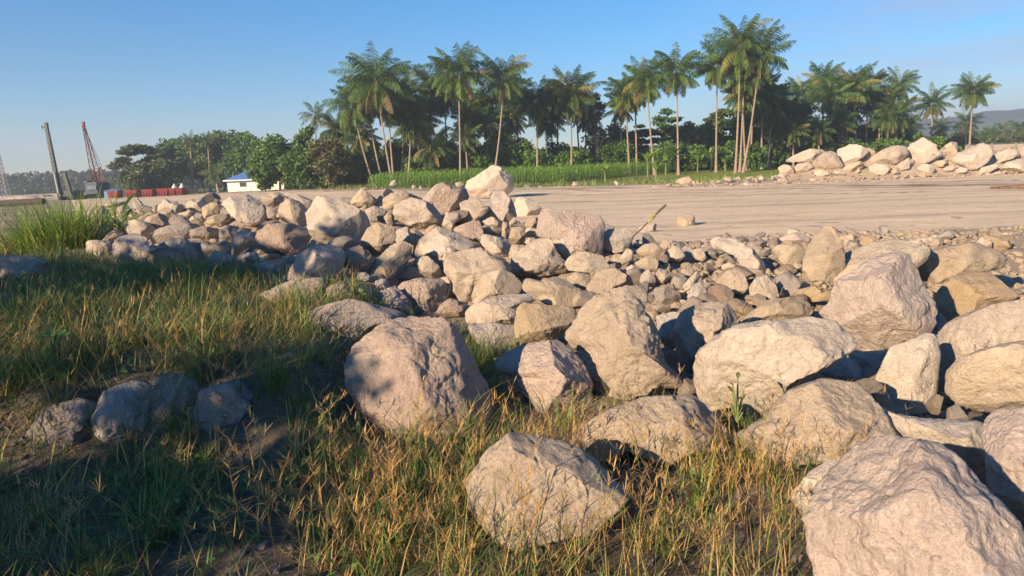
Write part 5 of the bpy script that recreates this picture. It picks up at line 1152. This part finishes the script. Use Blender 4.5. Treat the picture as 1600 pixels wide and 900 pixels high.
# fine green growth over the bank and plateau
def tufted(n, xr, yr, dens, k, sd):           # blades grouped in tufts
    c = gscatter(n, xr, yr, dens); c = np.repeat(c, k, 0); c[:, :2] += rs.normal(0, sd, (len(c), 2)); c[:, 2] = hgt(c[:, 0], c[:, 1]) - .01; return c
bare = lambda x, y: 1 - .25 * np.exp(-(((y - 5.15) / .3) ** 2)) * (x < -1.4) * (x > -3.0)
b = tufted(7200, (-9, .6), (3.1, 13), lambda x, y: left(x, y) * (.10 + .90 * patch(x, y, 1.3, 3) ** 2.2) * bare(x, y) * np.where(y < 4.6, .7, 1), 18, .035); n = len(b)
v, f, c, _, _ = blades(b, rs.uniform(0, 6.28, n), rs.uniform(0, 1.25, n), rs.uniform(.0, 1.6, n), rs.uniform(.12, .50, n), rs.uniform(.004, .010, n) * (1 + b[:, 1] * .03), cols(n, .72, .10), 4)
field_obj('green_grass', [(v, f, c)], 'shaded green grass covering the low bank in front of the pile')
b = tufted(1500, (-16, -.3), (11, 25), lambda x, y: left(x, y) * smooth((20.0 - y - .2 * x) / 4), 16, .16); n = len(b)
v, f, c, _, _ = blades(b, rs.uniform(0, 6.28, n), rs.uniform(0, .8, n), rs.uniform(.2, 1.4, n), rs.uniform(.2, .5, n), rs.uniform(.010, .018, n), cols(n, .62, .12), 4)
field_obj('meadow_grass', [(v, f, c)], 'green grass stretching away to the left of the boulder pile')
b = scatter(9000, (-75, -11), (20, 110), lambda x, y: (y < road_near(x) - .5) & (x > -.85 * y) & (vnoise(P3(x * .15, y * .15), 61) > -.3)); n = len(b)
v, f, c, _, _ = blades(b, rs.uniform(0, 6.28, n), rs.uniform(0, .9, n), rs.uniform(.2, 1.0, n), rs.uniform(.25, .7, n), rs.uniform(.03, .07, n), cols(n, .6, .2) * 1.25, 3)
field_obj('rough_grass', [(v, f, c)], 'rough grass on the open ground at the far left')
# dry straw: matted, leaning blades
dryd = lambda x, y: np.clip(.15 + 1.2 * np.exp(-(((y - 6.1) / 1.0) ** 2)) * smooth((-1.2 - x) / 1.2) + 1.0 * smooth((4.9 - y) / .6) * smooth((1.8 - np.abs(x - .2)) / .8) + 1.2 * smooth((4.8 - y) / .6) * smooth((-1.9 - x) / .8), 0, 1) * smooth(1 - ridge(x, y) / .2)
b = tufted(1400, (-8, 2.7), (3.1, 9), lambda x, y: dryd(x, y) * (.3 + .7 * patch(x, y, 1.1, 9)), 18, .025); n = len(b)
v, f, c, _, _ = blades(b, rs.uniform(0, 6.28, n), rs.uniform(.1, 1.35, n), rs.uniform(-.3, 1.2, n), rs.uniform(.15, .5, n), rs.uniform(.003, .008, n), cols(n, .10, .62), 4)
ch = [(v, f, c)]
# seeding stalks with branching heads
def stalks(b, Lr, lean, k, fl, spread, colf, wid=.004, top=.5):
    n = len(b); L = rs.uniform(*Lr, n); az = rs.uniform(0, 6.28, n); th0 = rs.uniform(*lean, n); cv = rs.uniform(.05, 1.3, n); sc_ = colf(n)
    v, f, c, C, TH = blades(b, az, th0, cv, L, np.full(n, wid), sc_, 6); out = [(v, f, c)]
    for j in range(k):
        s = rs.uniform(1 - top, 1.0, n) if top > .1 else np.full(n, .99); idx = s * 6; i0 = np.minimum(idx.astype(int), 5); fr = (idx - i0)[:, None]; ar = np.arange(n)
        P = C[ar, i0] * (1 - fr) + C[ar, i0 + 1] * fr; a2 = az + rs.uniform(-2.6, 2.6, n); keep = rs.random_sample(n) < .85
        v, f, c, _, _ = blades(P[keep], a2[keep], rs.uniform(spread[0], spread[1], n)[keep], rs.uniform(-.2, .5, n)[keep], (rs.uniform(*fl, n) * (1.4 - .7 * s))[keep], np.full(n, wid * 1.1)[keep], (sc_ * rs.uniform(.85, 1.3, (n, 1)))[keep], 3); out.append((v, f, c))
    return out
straw = lambda n: np.where((rs.random_sample(n) < .75)[:, None], STRAW * [1.05, .98, .85], OLIVE * 1.2) * rs.uniform(.7, 1.25, (n, 1))
b = gscatter(1500, (-8, 2.6), (3.1, 9.5), lambda x, y: dryd(x, y) * .9 + .05); ch += stalks(b, (.28, .72), (0, .75), 17, (.03, .13), (.4, 1.4), straw, .0045)
b = gscatter(420, (-1.3, 2.0), (3.3, 4.9), lambda x, y: .9 + 0 * x); ch += stalks(b, (.3, .55), (0, .55), 20, (.03, .12), (.4, 1.3), straw, .0045)
b = gscatter(260, (-7, 2.4), (3.1, 8.5), lambda x, y: dryd(x, y) * .9 + .05); ch += stalks(b, (.3, .7), (0, .8), 7, (.05, .13), (.15, 1.3), straw, .004, .08)
b = gscatter(180, (-7, .3), (5.2, 12), lambda x, y: left(x, y) * .8); ch += stalks(b, (.3, .65), (0, .6), 6, (.08, .16), (.2, 1.0), lambda n: np.where((rs.random_sample(n) < .5)[:, None], STRAW * .9, OLIVE) * rs.uniform(.7, 1.2, (n, 1)), .004, .05)
b = gscatter(75, (-1.7, .3), (3.4, 4.9), lambda x, y: 1 + 0 * x); ch += stalks(b, (.45, .72), (0, .5), 26, (.04, .13), (.5, 1.3), straw, .006, .6)
b = gscatter(26, (.3, 1.8), (3.6, 5.2), lambda x, y: 1 + 0 * x); ch += stalks(b, (.35, .55), (0, .5), 22, (.04, .12), (.5, 1.3), straw, .006, .6)
b = gscatter(60, (-5, -1.6), (3.3, 7), lambda x, y: 1 + 0 * x); ch += stalks(b, (.4, .7), (0, .9), 20, (.04, .13), (.5, 1.3), straw, .006, .6)
field_obj('dry_grass', ch, 'dry straw-coloured seeding grass in the foreground and over the bank')
# green blades around the front boulders
b = tufted(330, (-.8, 3.0), (3.2, 6.2), lambda x, y: smooth((6.3 - y) / 1.5) * .9 * (x < 2.2), 12, .05); n = len(b)
v, f, c, _, _ = blades(b, rs.uniform(0, 6.28, n), rs.uniform(0, .5, n), rs.uniform(.1, 1.0, n), rs.uniform(.1, .32, n), rs.uniform(.004, .008, n), cols(n, .55, .25) * [1.25, 1.2, 1], 4)
field_obj('fresh_grass', [(v, f, c)], 'fresh green grass sprouting between the foreground boulders')
# dead thatch flat on the soil
b = gscatter(16000, (-8, 2.6), (3.1, 9), lambda x, y: .25 + .75 * dryd(x, y)); n = len(b); b[:, 2] += .012
v, f, c, _, _ = blades(b, rs.uniform(0, 6.28, n), rs.uniform(1.35, 1.6, n), rs.uniform(-.2, .2, n), rs.uniform(.06, .25, n), rs.uniform(.002, .005, n), cols(n, .05, .6) * .7, 2)
thatch_col = c
field_obj('thatch', [(v, f, c)], 'dead grass stems lying flat on the dark soil')

# taller arching tufts standing out of the sward
b = tufted(260, (-8.5, .2), (3.3, 12), lambda x, y: left(x, y) * .9, 34, .035); n = len(b)
v, f, c, _, _ = blades(b, rs.uniform(0, 6.28, n), rs.uniform(0, .75, n), rs.uniform(.5, 1.9, n), rs.uniform(.3, .72, n), rs.uniform(.006, .012, n), cols(n, .6, .15) * 1.15, 6)
field_obj('arching_grass', [(v, f, c)], 'taller arching grass tufts standing out of the shaded bank')
# small leafy weeds mingled with the grass
b = tufted(900, (-8, 1.0), (3.1, 12), lambda x, y: left(x, y) * patch(x, y, .9, 31) ** 2, 9, .06); n = len(b); b[:, 2] += rs.uniform(.03, .22, n)
v, f, c, _, _ = blades(b, rs.uniform(0, 6.28, n), rs.uniform(.7, 1.5, n), rs.uniform(0, .6, n), rs.uniform(.03, .07, n), rs.uniform(.018, .035, n), np.array([.12, .24, .05]) * rs.uniform(.6, 1.3, (n, 1)), 3)
field_obj('leafy_weeds', [(v, f, c)], 'small leafy green weeds mingled with the shaded grass')
b = gscatter(7000, (-8, .2), (5.3, 10), lambda x, y: left(x, y) * (.3 + .7 * patch(x, y, 1.0, 55))); n = len(b); b[:, 2] += rs.uniform(0, .18, n)
v, f, c, _, _ = blades(b, rs.uniform(0, 6.28, n), rs.uniform(.7, 1.5, n), rs.uniform(-.5, .8, n), rs.uniform(.15, .5, n), rs.uniform(.003, .007, n), cols(n, .3, .45), 4)
field_obj('matted_grass', [(v, f, c)], 'bent and matted grass stems over the bank')

def clump(name, px, py_base, n, Lr, W, spread, lab, cat, seed, sd, cg=(.16, .28, .045), py2=None, kcol=.2, D=None):
    global rs; rs = np.random.RandomState(seed)
    d = ray(px, py_base); ts = np.arange(2, 60, .02); pp = CAM + d * ts[:, None]; hit = np.where(pp[:, 2] <= hgt(pp[:, 0], pp[:, 1]))[0]; p0 = pp[hit[0]] if len(hit) else pp[-1]
    root = empty(name, p0); b = np.zeros((n, 3)); b[:, :2] = rs.normal(0, sd, (n, 2)); b[:, 2] = hgt(b[:, 0] + p0[0], b[:, 1] + p0[1]) - p0[2] - .02
    c0 = np.array(cg) * rs.uniform(.65, 1.3, (n, 1)); c0[rs.random_sample(n) < kcol] = (.36, .32, .10)
    v, f, c, _, _ = blades(b, np.arctan2(b[:, 0], b[:, 1]) + rs.normal(0, .8, n), rs.uniform(0, spread, n), rs.uniform(.2, 1.5, n), rs.uniform(*Lr, n), np.full(n, W), c0, 7)
    link('leaves', np_mesh('leaves', v, f, M['blade'], c), root); return tag(root, lab, cat)
clump('grass_clump', 105, 384, 560, (.8, 1.6), .022, .6, 'tall bright green grass clump at the left end of the pile', 'grass clump', 3, .42)
clump('grass_clump', 62, 392, 420, (.7, 1.25), .022, .8, 'lower arching part of the tall green grass at the left edge', 'grass clump', 4, .45, (.19, .28, .045))
clump('grass_tuft', 742, 585, 120, (.25, .5), .010, .35, 'thin dark tuft growing between the mauve pink and the shaded boulder', 'grass tuft', 6, .07, (.10, .18, .04), kcol=.1)
clump('grass_tuft', 880, 672, 26, (.3, .55), .012, .45, 'few broad yellow-green blades in front of the two-toned boulder', 'grass tuft', 7, .06, (.26, .34, .06))
clump('grass_tuft', 1095, 800, 16, (.25, .42), .012, .18, 'upright bright green blades below the pale flat boulder', 'grass tuft', 8, .03, (.22, .36, .05), kcol=.05)
clump('grass_tuft', 370, 790, 26, (.25, .5), .012, .9, 'broad green blades in the dark grass left of the front boulder', 'grass tuft', 9, .08, (.12, .26, .04), kcol=.05)
clump('grass_tuft', 1190, 735, 60, (.15, .35), .008, .9, 'green grass in the shaded pocket under the big white boulder', 'grass tuft', 10, .12, (.14, .24, .05), kcol=.1)
clump('grass_tuft', 545, 452, 40, (.15, .35), .01, .8, 'yellowish grass tuft in the dark hollow of the pinkish toe boulder', 'grass tuft', 11, .06, (.20, .22, .08), kcol=.5)
clump('grass_tuft', 610, 495, 120, (.15, .32), .009, .6, 'green tuft before the shaded rocks above the mauve pink boulder', 'grass tuft', 12, .14, (.10, .18, .04))
def broad(px, py, D, leaves, lab, seed, H=.5, name='broadleaf_weed'):
    rs = np.random.RandomState(seed); d = ray(px, py); ts = np.arange(2, 60, .02); pp = CAM + d * ts[:, None]; hit = np.where(pp[:, 2] <= hgt(pp[:, 0], pp[:, 1]) + (D or 0))[0]; p0 = pp[hit[0]]
    root = empty(name, p0); ps = []
    for (az, th, L, wd, z0, col) in leaves:
        m = 8; s = np.linspace(0, 1, m); t = th + .5 * s; ax = np.array([math.sin(az), math.cos(az), 0]); sdv = np.array([math.cos(az), -math.sin(az), 0])
        h = np.concatenate([[0], np.cumsum(np.sin(t[1:]) * L / (m - 1))]); z = np.concatenate([[0], np.cumsum(np.cos(t[1:]) * L / (m - 1))]); stem = np.array([0, 0, z0]) + ax * .04
        C = stem + h[:, None] * ax + z[:, None] * [0, 0, 1]; w = wd * .5 * np.sin(np.pi * np.clip(s * .95 + .03, 0, 1)) ** .7; up = np.array([0, 0, .25]) + ax * -.1
        wave = 1 + .12 * np.sin(s * 14 + az); V = np.stack([C - sdv * (w * wave)[:, None] + up * w[:, None], C, C + sdv * (w * wave)[:, None] + up * w[:, None]], 1).reshape(-1, 3)
        i = (np.arange(m - 1)[:, None] * 3 + np.arange(2)[None, :]).ravel(); link('leaf', np_mesh('leaf', V, np.stack([i, i + 1, i + 4, i + 3], 1), M['leaf'], np.tile(col, (len(V), 1))), root)
        ps.append(tube([(0, 0, 0), tuple(stem * .6), tuple(stem)], [.012 * H / .5, .008, .005], 5))
    V, F = merge(ps); link('stem', np_mesh('stem', V, F, M['stemgreen']), root); return tag(root, lab, 'weed')
G1, G2 = (.07, .17, .035), (.16, .25, .05); r_ = random.Random(2)
broad(192, 366, 0, [(1.2, .35, .62, .42, .45, G1), (.6, .5, .4, .2, .3, G1), (-1.5, 1.0, .4, .10, .2, G2), (2.4, 1.1, .4, .1, .12, G2), (-.6, .8, .4, .09, .12, G2), (3.6, .9, .35, .1, .1, G2), (1.8, 1.2, .35, .1, .05, G2), (-2.3, .7, .4, .09, .1, G2), (1.5, .9, .5, .08, .1, G2), (-1.2, .5, .45, .07, .1, G2)], 'broad-leaved weed with one big dark leaf standing among the left rocks', 3, 1.0)
broad(92, 572, 0, [(k * 1.3, .9 + .2 * (k % 2), .11, .075, .24, (.16, .30, .06)) for k in range(5)], 'small bright weed with round leaves in the sunlit dry grass on the left', 4, .3)
broad(296, 712, 0, [(k * 2.4, .9, .045, .04, .05 + .035 * k, (.20, .26, .05)) for k in range(9)], 'thin upright weed with tiny round leaves before the dark bank', 5, .3)
broad(1152, 660, .25, [(k * 2.4, .7, .06, .03, .05 + .03 * k, (.14, .15, .06)) for k in range(9)], 'thin weed sprig standing before the big white boulder', 6, .3)
broad(130, 885, 0, [(k * 2.4, .9, .06, .03, .03 + .03 * k, (.10, .20, .06)) for k in range(8)], 'small ferny weed in the lower left corner', 7, .3)

# ------------------------------------------------------------------ trees behind the photographer's left shoulder, whose shade falls on the bank
def shade_tree(x, y, H, W, lab, seed, dens=1.0, st='round'): return tree(0, 0, 0, 0, 0, lab, seed, MD, st, 'broadleaf_tree', 'tree', 'trees beside the photographer', dens, pos=(x, y, gz(x, y), H, W))
for a in SHADE: shade_tree(*a)

# ------------------------------------------------------------------ haze
hz = MB().box((300, 900, 60), (4800, 2400, 140)).build('haze', None) if False else None
m = bpy.data.materials.new('haze'); m.use_nodes = True; nt = m.node_tree; nt.nodes.clear(); out = nt.nodes.new('ShaderNodeOutputMaterial'); pv = nt.nodes.new('ShaderNodeVolumePrincipled')
pv.inputs['Density'].default_value = HAZE; pv.inputs['Color'].default_value = (.80, .88, 1.0, 1); pv.inputs['Anisotropy'].default_value = 0.2; nt.links.new(pv.outputs[0], out.inputs['Volume'])
bb = MB().box((500, 620, 37.5), (4400, 1340, 80)); o = bb.build('haze', m); o['kind'] = 'stuff'; o['label'] = 'pale morning haze'
